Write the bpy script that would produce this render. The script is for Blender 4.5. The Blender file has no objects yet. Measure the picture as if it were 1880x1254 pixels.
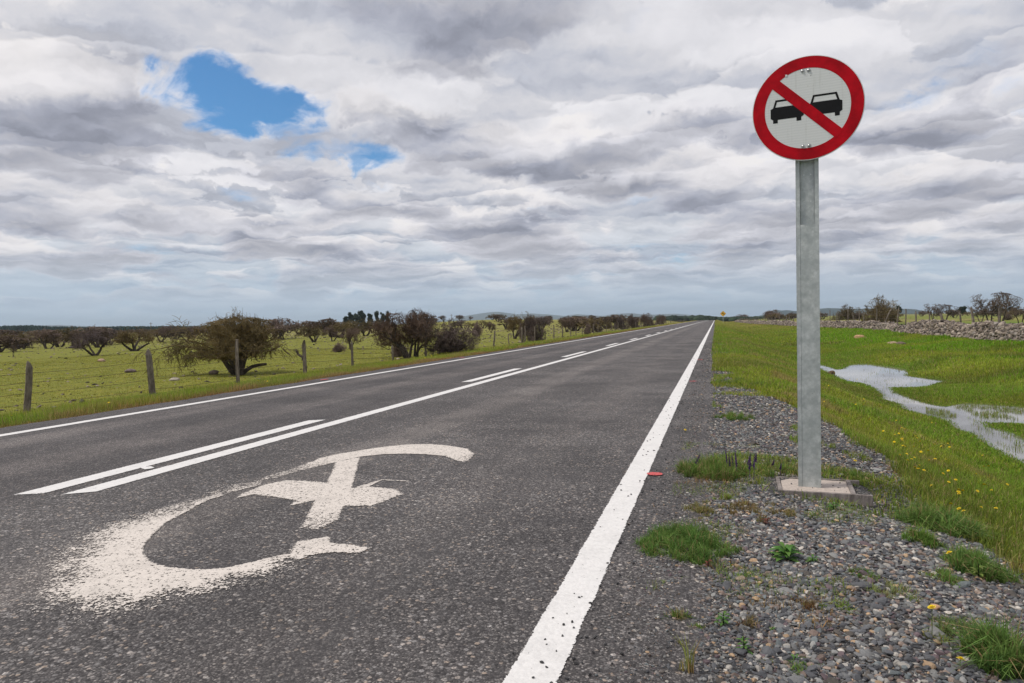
import bpy, math, random
import numpy as np
from mathutils import Matrix, Vector

# ------------------------------------------------------------------ camera
SC = bpy.context.scene
COL = SC.collection
CAM_H = 1.15
F_PX, PW, PH = 1253.0, 1880.0, 1254.0
ROLL = math.radians(1.2)

def _lev(x, y):
    X = x - PW / 2; Y = y - PH / 2
    return X * math.cos(ROLL) - Y * math.sin(ROLL), X * math.sin(ROLL) + Y * math.cos(ROLL)
_lx, _ly = _lev(1314.0, 583.5)
PITCH = math.atan(-_ly / F_PX)
def _pitch(a, b, c_):
    c, s = math.cos(-PITCH), math.sin(-PITCH)
    return a, b * c - c_ * s, b * s + c_ * c
_v = _pitch(_lx, F_PX, -_ly)
YAW = math.atan2(_v[0], _v[1])
def _yaw(d):
    c, s = math.cos(YAW), math.sin(YAW)
    return np.array([d[0] * c - d[1] * s, d[0] * s + d[1] * c, d[2]])
def ray(x, y):
    a, b = _lev(x, y)
    return _yaw(_pitch(a, F_PX, -b))
def at(x, y, z=0.0):
    d = ray(x, y); t = (z - CAM_H) / d[2]
    return np.array([d[0] * t, d[1] * t, z])
_c = ray(940, 627)
_ex = ray(941, 627) - _c; _ey = _c - ray(940, 628)
_M = np.array([_ex, -_ey, _c]).T
_MI = np.linalg.inv(_M)
def proj(P):
    q = (_MI @ (np.asarray(P, float) - np.array([0, 0, CAM_H])).T)
    w = np.where(np.abs(q[2]) < 1e-9, 1e-9, q[2])
    return 940 + q[0] / w, 627 + q[1] / w, q[2] * F_PX

cam_d = bpy.data.cameras.new('camera'); cam = bpy.data.objects.new('camera', cam_d); COL.objects.link(cam)
cam_d.sensor_width = 36.0; cam_d.lens = 36.0 * F_PX / PW
cam_d.clip_start = 0.05; cam_d.clip_end = 60000
_r = Vector(_ex).normalized(); _u = Vector(_ey).normalized(); _f = Vector(_c).normalized()
cam.matrix_world = Matrix(((_r.x, _u.x, -_f.x, 0), (_r.y, _u.y, -_f.y, 0), (_r.z, _u.z, -_f.z, CAM_H), (0, 0, 0, 1)))
SC.camera = cam

# ------------------------------------------------------------------ exposure, sun, sky
SC.view_settings.view_transform = 'Standard'
SC.view_settings.look = 'None'
SC.view_settings.exposure = 0.68
SC.view_settings.gamma = 1.0
SUN_EL, SUN_AZ = math.radians(56), math.radians(250)      # azimuth clockwise from +Y
sd = Vector((math.sin(SUN_AZ) * math.cos(SUN_EL), math.cos(SUN_AZ) * math.cos(SUN_EL), math.sin(SUN_EL)))
sun_d = bpy.data.lights.new('sun', 'SUN'); sun_d.energy = 1.5; sun_d.angle = math.radians(12); sun_d.color = (1.0, 0.955, 0.88)
sun = bpy.data.objects.new('sun', sun_d); COL.objects.link(sun)
sun.rotation_euler = sd.to_track_quat('Z', 'Y').to_euler()

class NT:
    """tiny helper to write node graphs"""
    def __init__(s, tree):
        s.t = tree; s.n = tree.nodes; s.l = tree.links
    def new(s, typ, **kw):
        nd = s.n.new(typ)
        ins = kw.pop('ins', {})
        for k, v in kw.items(): setattr(nd, k, v)
        for k, v in ins.items(): s.put(nd, k, v)
        return nd
    def put(s, nd, k, v):
        sock = nd.inputs[k]
        if isinstance(v, bpy.types.NodeSocket): s.l.new(v, sock)
        else: sock.default_value = v
    def m(s, op, a, b=None, c=None, clamp=False):
        nd = s.n.new('ShaderNodeMath'); nd.operation = op; nd.use_clamp = clamp
        s.put(nd, 0, a)
        if b is not None: s.put(nd, 1, b)
        if c is not None: s.put(nd, 2, c)
        return nd.outputs[0]
    def v(s, op, a, b=None, scale=None):
        nd = s.n.new('ShaderNodeVectorMath'); nd.operation = op
        s.put(nd, 0, a)
        if b is not None: s.put(nd, 1, b)
        if scale is not None: s.put(nd, 'Scale', scale)
        return nd.outputs['Value'] if op in ('LENGTH', 'DOT_PRODUCT', 'DISTANCE') else nd.outputs[0]
    def noise(s, vec, scale, detail=2.0, rough=0.5, dist=0.0, out='Fac'):
        nd = s.n.new('ShaderNodeTexNoise')
        if vec is not None: s.put(nd, 'Vector', vec)
        s.put(nd, 'Scale', scale); s.put(nd, 'Detail', detail); s.put(nd, 'Roughness', rough); s.put(nd, 'Distortion', dist)
        return nd.outputs[out]
    def ss(s, x, a, b):
        nd = s.n.new('ShaderNodeMapRange'); nd.interpolation_type = 'SMOOTHSTEP'
        s.put(nd, 'Value', x); s.put(nd, 'From Min', a); s.put(nd, 'From Max', b)
        return nd.outputs[0]
    def mr(s, x, a, b, c=0.0, d=1.0):
        nd = s.n.new('ShaderNodeMapRange')
        s.put(nd, 'Value', x); s.put(nd, 'From Min', a); s.put(nd, 'From Max', b); s.put(nd, 'To Min', c); s.put(nd, 'To Max', d)
        return nd.outputs[0]
    def mix(s, f, a, b, mode='MIX'):
        nd = s.n.new('ShaderNodeMix'); nd.data_type = 'RGBA'; nd.blend_type = mode
        s.put(nd, 0, f)
        s.put(nd, 6, a if isinstance(a, bpy.types.NodeSocket) else (*a, 1))
        s.put(nd, 7, b if isinstance(b, bpy.types.NodeSocket) else (*b, 1))
        return nd.outputs[2]
    def ramp(s, x, stops, interp='LINEAR'):
        nd = s.n.new('ShaderNodeValToRGB'); s.put(nd, 0, x); cr = nd.color_ramp; cr.interpolation = interp
        while len(cr.elements) < len(stops): cr.elements.new(0.5)
        for e, (p, c) in zip(cr.elements, stops):
            e.position = p; e.color = (*c, 1)
        return nd.outputs[0]

world = bpy.data.worlds.new('World'); SC.world = world; world.use_nodes = True
w = NT(world.node_tree); w.n.clear()
SKY_S = 0.1
def build_sky():
    tc = w.new('ShaderNodeTexCoord').outputs['Generated']
    d = w.v('NORMALIZE', tc)
    sep = w.new('ShaderNodeSeparateXYZ', ins={0: d})
    dx, dy, dz = sep.outputs
    sky = w.new('ShaderNodeTexSky', sky_type='NISHITA', sun_disc=False)
    sky.sun_elevation = SUN_EL; sky.sun_rotation = SUN_AZ; sky.altitude = 200; sky.air_density = 1.0; sky.dust_density = 0.4; sky.ozone_density = 2.5
    blue = w.mix(1.0, sky.outputs[0], (0.45, 0.76, 0.93), 'MULTIPLY')
    z = w.m('MAXIMUM', dz, 0.0)
    den = w.m('ADD', z, 0.095)
    # billows: the deck seen edge-on has height, so shift it by noise in direction space
    az = w.m('ARCTAN2', dx, dy)
    A = w.new('ShaderNodeCombineXYZ', ins={0: az, 1: w.m('MULTIPLY', w.m('POWER', w.m('ADD', z, 0.004), 0.75), 1.25), 2: 0.0}).outputs[0]
    bl1 = w.noise(A, 7.0, 7.0, 0.56, 0.35)
    bl2 = w.noise(w.v('ADD', A, (5.1, 2.2, 0)), 26.0, 5.0, 0.62, 0.4)
    puff = w.m('ADD', w.m('MULTIPLY', w.m('SUBTRACT', bl1, 0.5), 0.16), w.m('MULTIPLY', w.m('SUBTRACT', bl2, 0.5), 0.10))
    den2 = w.m('MULTIPLY', den, w.m('ADD', 1.0, puff))
    px = w.m('DIVIDE', dx, den2); py = w.m('DIVIDE', dy, den2)
    P = w.new('ShaderNodeCombineXYZ', ins={0: px, 1: py, 2: 0.0}).outputs[0]
    # openings in the deck, in direction space: (pixel x, y, half width, half height in radians, depth)
    ew = w.noise(A, 11.0, 6.0, 0.62, 0.5, out='Color')
    Aw = w.v('ADD', A, w.v('SCALE', w.v('SUBTRACT', ew, (0.5, 0.5, 0.5)), scale=0.13))
    def blobs(L, op):
        g0 = None
        for (gx, gy, rw, rh, ga) in L:
            q = ray(gx, gy); q = q / np.linalg.norm(q); c0 = (math.atan2(q[0], q[1]), 1.25 * (max(q[2], 0) + 0.004) ** 0.75, 0)
            dd = w.v('LENGTH', w.v('MULTIPLY', w.v('SUBTRACT', Aw, c0), (1 / rw, 1 / rh, 0)))
            g = w.m('MULTIPLY', w.ss(dd, 1.5, 0.25), ga)
            g0 = g if g0 is None else w.m(op, g0, g)
        return g0
    gap = blobs(GAPS, 'MAXIMUM'); dark = blobs(DARKS, 'ADD')
    K = 10
    acc_a = None; acc_c = None
    big = w.noise(w.v('ADD', P, (31.7, 4.2, 0)), 0.35, 2.0, 0.5)
    for k in range(K):
        h = 1.0 + 0.021 * k
        v = w.v('SCALE', P, scale=h)
        v = w.v('ADD', v, CLOUD_OFF)
        v = w.v('ADD', v, (0, 0, 0.06 * k))
        n = w.noise(v, 1.25, 7.0, 0.50, 0.0)
        r = w.m('ADD', n, w.m('MULTIPLY', w.m('SUBTRACT', big, 0.5), 0.22))
        r = w.m('SUBTRACT', r, gap)
        thr = 0.462 + 0.009 * k
        a = w.ss(r, thr, thr + 0.085)
        t = k / (K - 1)
        lo = np.array([0.43, 0.445, 0.505]); hi = np.array([0.86, 0.85, 0.86])
        c = tuple(lo + (hi - lo) * (t ** 0.8))
        thick = w.ss(r, thr + 0.01, thr + 0.16)
        cc = w.mix(thick, tuple(np.array(c) * 1.34), tuple(np.array(c) * 0.90))
        cc = w.v('SCALE', cc, scale=w.m('SUBTRACT', 1.0, dark))
        if acc_a is None:
            acc_c = w.v('SCALE', cc, scale=a); acc_a = a
        else:
            wgt = w.m('MULTIPLY', w.m('SUBTRACT', 1.0, acc_a), a)
            acc_c = w.v('ADD', acc_c, w.v('SCALE', cc, scale=wgt))
            acc_a = w.m('ADD', acc_a, wgt)
    # lumps of light and shade within the cloud
    lum = w.m('ADD', 1.0, w.m('ADD', w.m('MULTIPLY', w.m('SUBTRACT', bl1, 0.5), 0.45), w.m('MULTIPLY', w.m('SUBTRACT', bl2, 0.5), 0.14)))
    def relief(sc, de, rough, z):
        a_ = w.noise(w.v('ADD', P, (0, 0, z)), sc, 7.0, rough); b_ = w.noise(w.v('ADD', w.v('SUBTRACT', P, w.v('SCALE', w.v('NORMALIZE', P), scale=de)), (0, 0, z)), sc, 7.0, rough)
        return w.m('SUBTRACT', a_, b_)
    rl = w.m('ADD', w.m('MULTIPLY', relief(1.35, 0.22, 0.44, 3.0), 2.1), w.m('MULTIPLY', relief(4.0, 0.07, 0.50, 9.0), 0.8))
    lum = w.m('ADD', lum, w.m('MULTIPLY', rl, w.mr(dz, 0.0, 0.25, 0.45, 1.0)))
    # rows of cloud one behind the other: lit caps against the flat grey base of the row in front
    R_ = w.v('LENGTH', P)
    def rows(freq, amp, sc, z, pf):
        u = w.m('ADD', w.m('MULTIPLY', R_, freq), w.m('MULTIPLY', w.noise(w.v('ADD', P, (0, 0, z)), sc, 5.0, 0.5), amp))
        u = w.m('ADD', u, w.m('ADD', w.m('MULTIPLY', bl2, pf), w.m('MULTIPLY', bl1, pf * 1.5)))
        f_ = w.m('FRACT', u)
        cap = w.m('SUBTRACT', 1.0, w.ss(f_, 0.0, 0.85))
        return w.m('SUBTRACT', w.m('MULTIPLY', cap, w.ss(f_, 0.0, 0.05)), 0.45)
    msk = w.mr(w.noise(w.v('ADD', P, (0, 0, 55.0)), 0.9, 3.0, 0.5), 0.35, 0.6, 0.15, 1.0)
    fade = w.m('MULTIPLY', msk, w.ss(dz, 0.02, 0.14))
    rw_ = w.m('ADD', w.m('MULTIPLY', rows(0.95, 2.6, 0.8, 21.0, 0.35), 0.52), w.m('MULTIPLY', rows(1.7, 3.0, 1.3, 33.0, 0.5), 0.28))
    lum = w.m('ADD', lum, w.m('MULTIPLY', rw_, fade))
    lum = w.m('MINIMUM', w.m('MAXIMUM', lum, 0.60), 1.5)
    # thin veil everywhere
    veil = w.m('SUBTRACT', w.noise(w.v('MULTIPLY', P, (0.8, 1.2, 1)), 1.3, 5.0, 0.6), w.m('MULTIPLY', gap, 1.1))
    veil = w.m('MAXIMUM', w.ss(veil, 0.16, 0.42), w.ss(dz, 0.16, 0.02))
    vw = w.m('MULTIPLY', w.m('SUBTRACT', 1.0, acc_a), veil)
    acc_c = w.v('ADD', acc_c, w.v('SCALE', w.mix(w.ss(dz, 0.2, 0.05), (0.66, 0.68, 0.74), (0.50, 0.59, 0.70)), scale=vw))
    acc_c = w.v('MINIMUM', w.v('SCALE', w.mix(w.ss(lum, 1.05, 0.72), acc_c, w.v('MULTIPLY', acc_c, (0.95, 0.99, 1.07))), scale=lum), (1.1, 1.1, 1.1))
    acc_c = w.v('MULTIPLY', acc_c, w.v('SUBTRACT', (1.04, 1.02, 1.02), w.v('SCALE', acc_c, scale=0.36)))
    acc_a = w.m('ADD', acc_a, vw)
    cloud = w.v('SCALE', acc_c, scale=1.0 / SKY_S)
    bl = w.v('SCALE', blue, scale=w.m('SUBTRACT', 1.0, acc_a))
    tot = w.v('ADD', cloud, bl)
    haze = tuple(np.array([0.37, 0.47, 0.575]) / SKY_S)
    hf = w.m('MULTIPLY', w.ss(dz, 0.115, -0.008), 0.95)
    tot = w.mix(hf, tot, haze)
    tot = w.v('SCALE', tot, scale=0.80)
    bg = w.new('ShaderNodeBackground', ins={0: tot, 1: SKY_S})
    out = w.new('ShaderNodeOutputWorld'); w.l.new(bg.outputs[0], out.inputs[0])
GAPS = [(388, 150, 0.058, 0.052, 0.42), (430, 195, 0.070, 0.056, 0.42), (505, 205, 0.062, 0.044, 0.40), (545, 258, 0.060, 0.038, 0.29), (660, 288, 0.062, 0.025, 0.25), (605, 275, 0.055, 0.028, 0.25), (440, 350, 0.04, 0.014, 0.12), (960, 390, 0.06, 0.012, 0.12),
        (1660, 192, 0.06, 0.018, 0.12), (605, 65, 0.012, 0.012, 0.12), (1870, 178, 0.03, 0.02, 0.14)]
DARKS = [(150, 90, 0.30, 0.10, 0.16), (1250, 40, 0.45, 0.12, 0.16), (830, 185, 0.22, 0.06, 0.20), (1050, 330, 0.35, 0.04, 0.10)]
CLOUD_OFF = (3.3, 7.1, 0)
build_sky()
world.cycles.sampling_method = 'MANUAL'; world.cycles.sample_map_resolution = 512
SC.cycles.use_denoising = True
SC.cycles.max_bounces = 6
SC.cycles.transparent_max_bounces = 16
SC.cycles.volume_bounces = 0

# ------------------------------------------------------------------ helpers
def mesh_obj(name, V, F, mat, parent=None, col=None, smooth=False, attrs=None, loc=None):
    V = np.ascontiguousarray(V, dtype=np.float32)
    Fs = F if isinstance(F, list) else [F]
    Fs = [np.ascontiguousarray(f, dtype=np.int32) for f in Fs if len(f)]
    me = bpy.data.meshes.new(name)
    me.vertices.add(len(V)); me.vertices.foreach_set('co', V.ravel())
    nl = sum(f.size for f in Fs); npg = sum(len(f) for f in Fs)
    me.loops.add(nl); me.polygons.add(npg)
    me.loops.foreach_set('vertex_index', np.concatenate([f.ravel() for f in Fs]))
    tot = np.concatenate([np.full(len(f), f.shape[1], np.int32) for f in Fs])
    st = np.concatenate([[0], np.cumsum(tot)[:-1]]).astype(np.int32)
    me.polygons.foreach_set('loop_start', st)
    me.polygons.foreach_set('use_smooth', np.full(npg, smooth))
    me.update(calc_edges=True)
    if col is not None:
        ca = me.color_attributes.new('Col', 'FLOAT_COLOR', 'POINT')
        c4 = np.ones((len(V), 4), np.float32); c4[:, :3] = col
        ca.data.foreach_set('color', c4.ravel())
    for k, a in (attrs or {}).items():
        at_ = me.attributes.new(k, 'FLOAT', 'POINT'); at_.data.foreach_set('value', np.ascontiguousarray(a, dtype=np.float32))
    for mt in (mat if isinstance(mat, list) else [mat]): me.materials.append(mt)
    o = bpy.data.objects.new(name, me); COL.objects.link(o)
    if parent is not None: o.parent = parent
    if loc is not None: o.location = loc
    return o
def tag(o, label=None, cat=None, group=None, kind=None):
    if label: o['label'] = label
    if cat: o['category'] = cat
    if group: o['group'] = group
    if kind: o['kind'] = kind
    return o
def thing(name, label, cat, loc=(0, 0, 0), rz=0.0, group=None, scale=None):
    o = bpy.data.objects.new(name, None); COL.objects.link(o)
    o.location = tuple(float(v) for v in loc); o.rotation_euler = (0, 0, rz)
    if scale is not None: o.scale = scale
    o.empty_display_size = 0.2
    return tag(o, label, cat, group)
def copy_tree(o, parent=None):
    c = o.copy(); COL.objects.link(c)
    if parent is not None: c.parent = parent
    for ch in o.children: copy_tree(ch, c)
    return c
class MB:
    """collects polygons into one mesh"""
    def __init__(s): s.v = []; s.f = {}; s.n = 0; s.mi = []
    def add(s, V, F):
        V = np.asarray(V, float)
        for f in F: s.f.setdefault(len(f), []).append([i + s.n for i in f])
        s.v.append(V); s.n += len(V)
    def box(s, c, size, R=None):
        sx, sy, sz = [q / 2 for q in size]
        V = np.array([[x * sx, y * sy, z * sz] for x in (-1, 1) for y in (-1, 1) for z in (-1, 1)])
        if R is not None: V = V @ np.array(R).T
        s.add(V + np.array(c), [(0, 1, 3, 2), (4, 6, 7, 5), (0, 4, 5, 1), (2, 3, 7, 6), (0, 2, 6, 4), (1, 5, 7, 3)])
    def prism(s, poly, y0, y1, flip=False):
        """poly in (x,z), extruded along y"""
        n = len(poly)
        V = [(x, y0, z) for x, z in poly] + [(x, y1, z) for x, z in poly]
        s.add(V, [tuple(range(n)), tuple(range(2 * n - 1, n - 1, -1))] + [(i, i + n, (i + 1) % n + n, (i + 1) % n) for i in range(n)])
    def tube(s, pts, rads, k=6, cap=True):
        V, F = tubes(np.array([pts]), np.array([rads]), k)
        s.add(V, [tuple(f) for f in F])
        if cap:
            n = len(pts)
            s.f.setdefault(k, []).append([s.n - k + i for i in range(k)])
            s.f.setdefault(k, []).append([s.n - n * k + k - 1 - i for i in range(k)])
    def build(s, name, mat, parent=None, smooth=False, **kw):
        return mesh_obj(name, np.concatenate(s.v), [np.array(f) for f in s.f.values()], mat, parent, smooth=smooth, **kw)
def tubes(P, R, k):
    """P (N,S,3) polylines, R (N,S) radii -> verts, quads"""
    N, S, _ = P.shape
    T = np.empty_like(P); T[:, 1:-1] = P[:, 2:] - P[:, :-2]; T[:, 0] = P[:, 1] - P[:, 0]; T[:, -1] = P[:, -1] - P[:, -2]
    T /= np.linalg.norm(T, axis=2, keepdims=True) + 1e-12
    mt = T.mean(1); ref = np.where(np.abs(mt[:, 2:3]) < 0.8, np.array([[0, 0, 1.0]]), np.array([[1.0, 0, 0]]))
    ref = np.repeat(ref[:, None], S, 1)
    A = np.cross(T, ref); A /= np.linalg.norm(A, axis=2, keepdims=True) + 1e-12
    B = np.cross(T, A)
    th = np.arange(k) * 2 * np.pi / k
    V = P[:, :, None] + R[:, :, None, None] * (A[:, :, None] * np.cos(th)[None, None, :, None] + B[:, :, None] * np.sin(th)[None, None, :, None])
    V = V.reshape(-1, 3)
    n, s_, j = np.meshgrid(np.arange(N), np.arange(S - 1), np.arange(k), indexing='ij')
    b = (n * S + s_) * k; j2 = (j + 1) % k
    F = np.stack([b + j, b + j2, b + k + j2, b + k + j], -1).reshape(-1, 4)
    return V, F
_rg = np.random.default_rng(5)
_LAT = _rg.random((256, 256))
def vn(X, Y, s, seed=0):
    """value noise 0..1"""
    X = np.asarray(X, float) * s + seed * 17.3 + 1000; Y = np.asarray(Y, float) * s + seed * 9.7 + 1000
    xi = np.floor(X).astype(np.int64); yi = np.floor(Y).astype(np.int64)
    fx = X - xi; fy = Y - yi; fx = fx * fx * (3 - 2 * fx); fy = fy * fy * (3 - 2 * fy)
    L = lambda a, b: _LAT[a & 255, b & 255]
    return (L(xi, yi) * (1 - fx) + L(xi + 1, yi) * fx) * (1 - fy) + (L(xi, yi + 1) * (1 - fx) + L(xi + 1, yi + 1) * fx) * fy
def fbm(X, Y, s, o=4, seed=0):
    a = 0.5; t = 0; m = 0
    for i in range(o):
        t = t + a * vn(X, Y, s * 2 ** i, seed + i); m += a; a *= 0.5
    return t / m
def sst(a, b, x):
    t = np.clip((x - a) / (b - a), 0, 1); return t * t * (3 - 2 * t)
def seg_dist(X, Y, poly):
    """signed distance to polygon (negative inside)"""
    X = np.asarray(X, float); Y = np.asarray(Y, float)
    d = np.full(X.shape, 1e9); ins = np.zeros(X.shape, bool)
    n = len(poly)
    for i in range(n):
        x0, y0 = poly[i][:2]; x1, y1 = poly[(i + 1) % n][:2]
        ex, ey = x1 - x0, y1 - y0
        t = np.clip(((X - x0) * ex + (Y - y0) * ey) / (ex * ex + ey * ey + 1e-12), 0, 1)
        d = np.minimum(d, np.hypot(X - x0 - t * ex, Y - y0 - t * ey))
        c = ((y0 > Y) != (y1 > Y)) & (X < (x1 - x0) * (Y - y0) / (y1 - y0 + 1e-12) + x0)
        ins ^= c
    return np.where(ins, -d, d)

# ------------------------------------------------------------------ materials
def mat(name):
    m = bpy.data.materials.new(name); m.use_nodes = True
    t = NT(m.node_tree); t.n.clear()
    t.out = t.new('ShaderNodeOutputMaterial')
    return m, t
def principled(t, color, rough=0.8, bump=None, bstr=0.5, bdist=0.01, spec=None, metal=None, alpha=None):
    p = t.new('ShaderNodeBsdfPrincipled')
    t.put(p, 'Base Color', color if isinstance(color, bpy.types.NodeSocket) else (*color, 1)); t.put(p, 'Roughness', rough)
    if spec is not None: t.put(p, 'Specular IOR Level', spec)
    if metal is not None: t.put(p, 'Metallic', metal)
    if bump is not None:
        b = t.new('ShaderNodeBump', ins={'Strength': bstr, 'Distance': bdist, 'Height': bump})
        t.l.new(b.outputs[0], p.inputs['Normal'])
    t.l.new(p.outputs[0], t.out.inputs[0])
    return p
def pos(t): return t.new('ShaderNodeNewGeometry').outputs['Position']
def voro(t, vec, scale, feature='F1', out='Distance', rnd=1.0):
    nd = t.new('ShaderNodeTexVoronoi', feature=feature); t.put(nd, 'Vector', vec); t.put(nd, 'Scale', scale); t.put(nd, 'Randomness', rnd)
    return nd.outputs[out]

def make_asphalt():
    m, t = mat('asphalt')
    P = pos(t); sx = t.new('ShaderNodeSeparateXYZ', ins={0: P})
    X = sx.outputs[0]
    Pl = t.v('MULTIPLY', P, (1, 0.12, 1))
    # wheel tracks, worn smoother along the road
    wob = t.m('MULTIPLY', t.m('SUBTRACT', t.noise(t.v('MULTIPLY', P, (0.4, 0.15, 1)), 1.0, 2), 0.5), 0.5)
    xx = t.m('ADD', X, wob)
    def band(c, wd): return t.ss(t.m('ABSOLUTE', t.m('SUBTRACT', xx, c)), wd, wd * 0.25)
    tr = t.m('MAXIMUM', t.m('MAXIMUM', band(-3.05, 0.40), t.m('MULTIPLY', band(-1.5, 0.4), 0.30)), t.m('MAXIMUM', band(-5.75, 0.5), band(-7.1, 0.4)))
    left = t.ss(X, -4.4, -4.7)
    streak = t.noise(Pl, 3.0, 5, 0.6)
    tr = t.m('MULTIPLY', tr, t.mr(streak, 0.3, 0.65, 0.45, 1.0))
    s1 = voro(t, P, 54.0, out='Color'); d1 = voro(t, P, 54.0)
    s2 = voro(t, P, 130.0, out='Color'); d2 = voro(t, P, 130.0)
    g1 = t.new('ShaderNodeSeparateColor', ins={0: s1}); g2 = t.new('ShaderNodeSeparateColor', ins={0: s2})
    chip = t.ramp(g1.outputs[0], [(0.0, (0.045, 0.042, 0.042)), (0.40, (0.085, 0.080, 0.079)), (0.62, (0.16, 0.155, 0.153)), (0.80, (0.36, 0.35, 0.345)), (0.95, (0.44, 0.36, 0.29)), (1.0, (0.64, 0.62, 0.60))])
    fine = t.ramp(g2.outputs[0], [(0.0, (0.052, 0.048, 0.048)), (0.6, (0.112, 0.105, 0.104)), (0.85, (0.20, 0.19, 0.185)), (1.0, (0.36, 0.34, 0.32))])
    coarse = t.ss(t.noise(P, 0.9, 4, 0.6), 0.36, 0.62)
    isch = t.m('MULTIPLY', t.m('GREATER_THAN', g1.outputs[1], t.mr(coarse, 0, 1, 0.72, 0.25)), t.ss(d1, 0.62, 0.42))
    isch = t.m('MULTIPLY', isch, t.m('SUBTRACT', 1.0, t.m('MULTIPLY', tr, 0.75)))
    isch = t.m('MULTIPLY', isch, t.m('SUBTRACT', 1.0, t.m('MULTIPLY', left, 0.45)))
    c = t.mix(isch, fine, chip)
    gap = t.ss(d2, 0.35, 0.75)
    c = t.mix(t.m('MULTIPLY', gap, 0.55), c, (0.028, 0.026, 0.027))
    big = t.noise(P, 0.6, 6, 0.65)
    c = t.mix(1.0, c, t.ramp(big, [(0.30, (0.54, 0.52, 0.515)), (0.5, (0.90, 0.865, 0.85)), (0.70, (1.28, 1.24, 1.21))]), 'MULTIPLY')
    pt = t.ss(t.noise(P, 2.3, 5, 0.7), 0.52, 0.66)
    c = t.mix(t.m('MULTIPLY', pt, 0.45), c, (0.055, 0.051, 0.052))
    lt = t.mix(1.0, c, (1.65, 1.62, 1.56), 'MULTIPLY')
    c = t.mix(tr, c, lt)
    dk = t.mix(1.0, c, (0.84, 0.83, 0.84), 'MULTIPLY')
    c = t.mix(left, c, dk)
    st2 = t.ss(t.noise(t.v('MULTIPLY', P, (1, 0.05, 1)), 4.5, 4, 0.6), 0.52, 0.70)
    c = t.mix(t.m('MULTIPLY', st2, t.m('MULTIPLY', left, 0.45)), c, (0.048, 0.045, 0.046))
    st3 = t.ss(t.noise(t.v('MULTIPLY', P, (1, 0.04, 1)), 1.7, 3, 0.6), 0.55, 0.72)
    c = t.mix(t.m('MULTIPLY', st3, 0.42), c, (0.05, 0.047, 0.048))
    hgt = t.m('ADD', t.m('MULTIPLY', isch, t.m('SUBTRACT', 0.8, d1)), t.m('MULTIPLY', t.m('SUBTRACT', 0.8, d2), 0.5))
    principled(t, c, 0.78, hgt, 0.75, 0.006, spec=0.35)
    return m
def make_paint(name, tint, scale=90.0, wear=1.0):
    m, t = mat(name)
    P = pos(t)
    cov = t.new('ShaderNodeAttribute', attribute_name='cov').outputs['Fac']
    d1 = voro(t, P, 54.0); d2 = voro(t, P, scale)
    n = t.noise(P, 30.0, 5, 0.75)
    n2 = t.noise(P, 105.0, 3, 0.65)
    f = t.m('ADD', t.m('MULTIPLY', t.m('SUBTRACT', d1, 0.35), 0.45 * wear), t.m('ADD', t.m('MULTIPLY', t.m('SUBTRACT', n, 0.5), 1.1 * wear), t.m('MULTIPLY', t.m('SUBTRACT', n2, 0.5), 2.0 * wear)))
    a = t.m('GREATER_THAN', cov, t.m('ADD', f, 0.5))
    c = t.mix(t.ss(n, 0.35, 0.75), tint, tuple(np.array(tint) * 0.86))
    c = t.mix(t.m('MULTIPLY', t.ss(t.noise(P, 5.0, 5, 0.7), 0.45, 0.68), 0.30 * wear), c, tuple(np.array(tint) * 0.62))
    c = t.mix(t.m('MULTIPLY', t.ss(t.noise(P, 190.0, 2, 0.6), 0.6, 0.75), 0.4), c, tuple(np.array(tint) * 0.6))
    bs = t.new('ShaderNodeBsdfPrincipled', ins={'Roughness': 0.75}); t.put(bs, 'Base Color', c)
    b = t.new('ShaderNodeBump', ins={'Strength': 0.5, 'Distance': 0.004, 'Height': t.m('SUBTRACT', 0.8, d1)}); t.l.new(b.outputs[0], bs.inputs['Normal'])
    tr = t.new('ShaderNodeBsdfTransparent'); mx = t.new('ShaderNodeMixShader')
    t.l.new(a, mx.inputs[0]); t.l.new(tr.outputs[0], mx.inputs[1]); t.l.new(bs.outputs[0], mx.inputs[2])
    t.l.new(mx.outputs[0], t.out.inputs[0])
    return m
def make_ground():
    m, t = mat('ground')
    P = pos(t)
    col = t.new('ShaderNodeAttribute', attribute_name='Col').outputs['Color']
    gr = t.new('ShaderNodeAttribute', attribute_name='gravel').outputs['Fac']
    n = t.noise(P, 7.0, 8, 0.75); n2 = t.noise(t.v('MULTIPLY', P, (1, 1, 1)), 1.6, 5, 0.65)
    g = t.mix(1.0, col, t.ramp(n, [(0.30, (0.50, 0.50, 0.5)), (0.5, (1, 1, 1)), (0.72, (1.5, 1.38, 1.4))]), 'MULTIPLY')
    g = t.mix(1.0, g, t.ramp(n2, [(0.28, (0.72, 0.8, 0.7)), (0.5, (1, 1, 1)), (0.75, (1.22, 1.12, 1.1))]), 'MULTIPLY')
    s = voro(t, P, 85.0, out='Color'); d = voro(t, P, 85.0)
    gc = t.new('ShaderNodeSeparateColor', ins={0: s})
    peb = t.ramp(gc.outputs[0], [(0.0, (0.04, 0.04, 0.042)), (0.5, (0.10, 0.098, 0.10)), (0.8, (0.2, 0.195, 0.19)), (0.93, (0.30, 0.24, 0.18)), (1.0, (0.42, 0.41, 0.4))])
    peb = t.mix(t.ss(d, 0.35, 0.8), peb, (0.05, 0.046, 0.045))
    c = t.mix(gr, g, peb)
    h = t.m('ADD', t.m('MULTIPLY', t.m('SUBTRACT', 1.0, gr), n), t.m('MULTIPLY', gr, t.m('MULTIPLY', t.m('SUBTRACT', 0.7, d), 0.4)))
    principled(t, c, 0.95, h, 0.6, 0.03, spec=0.15)
    return m
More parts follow.
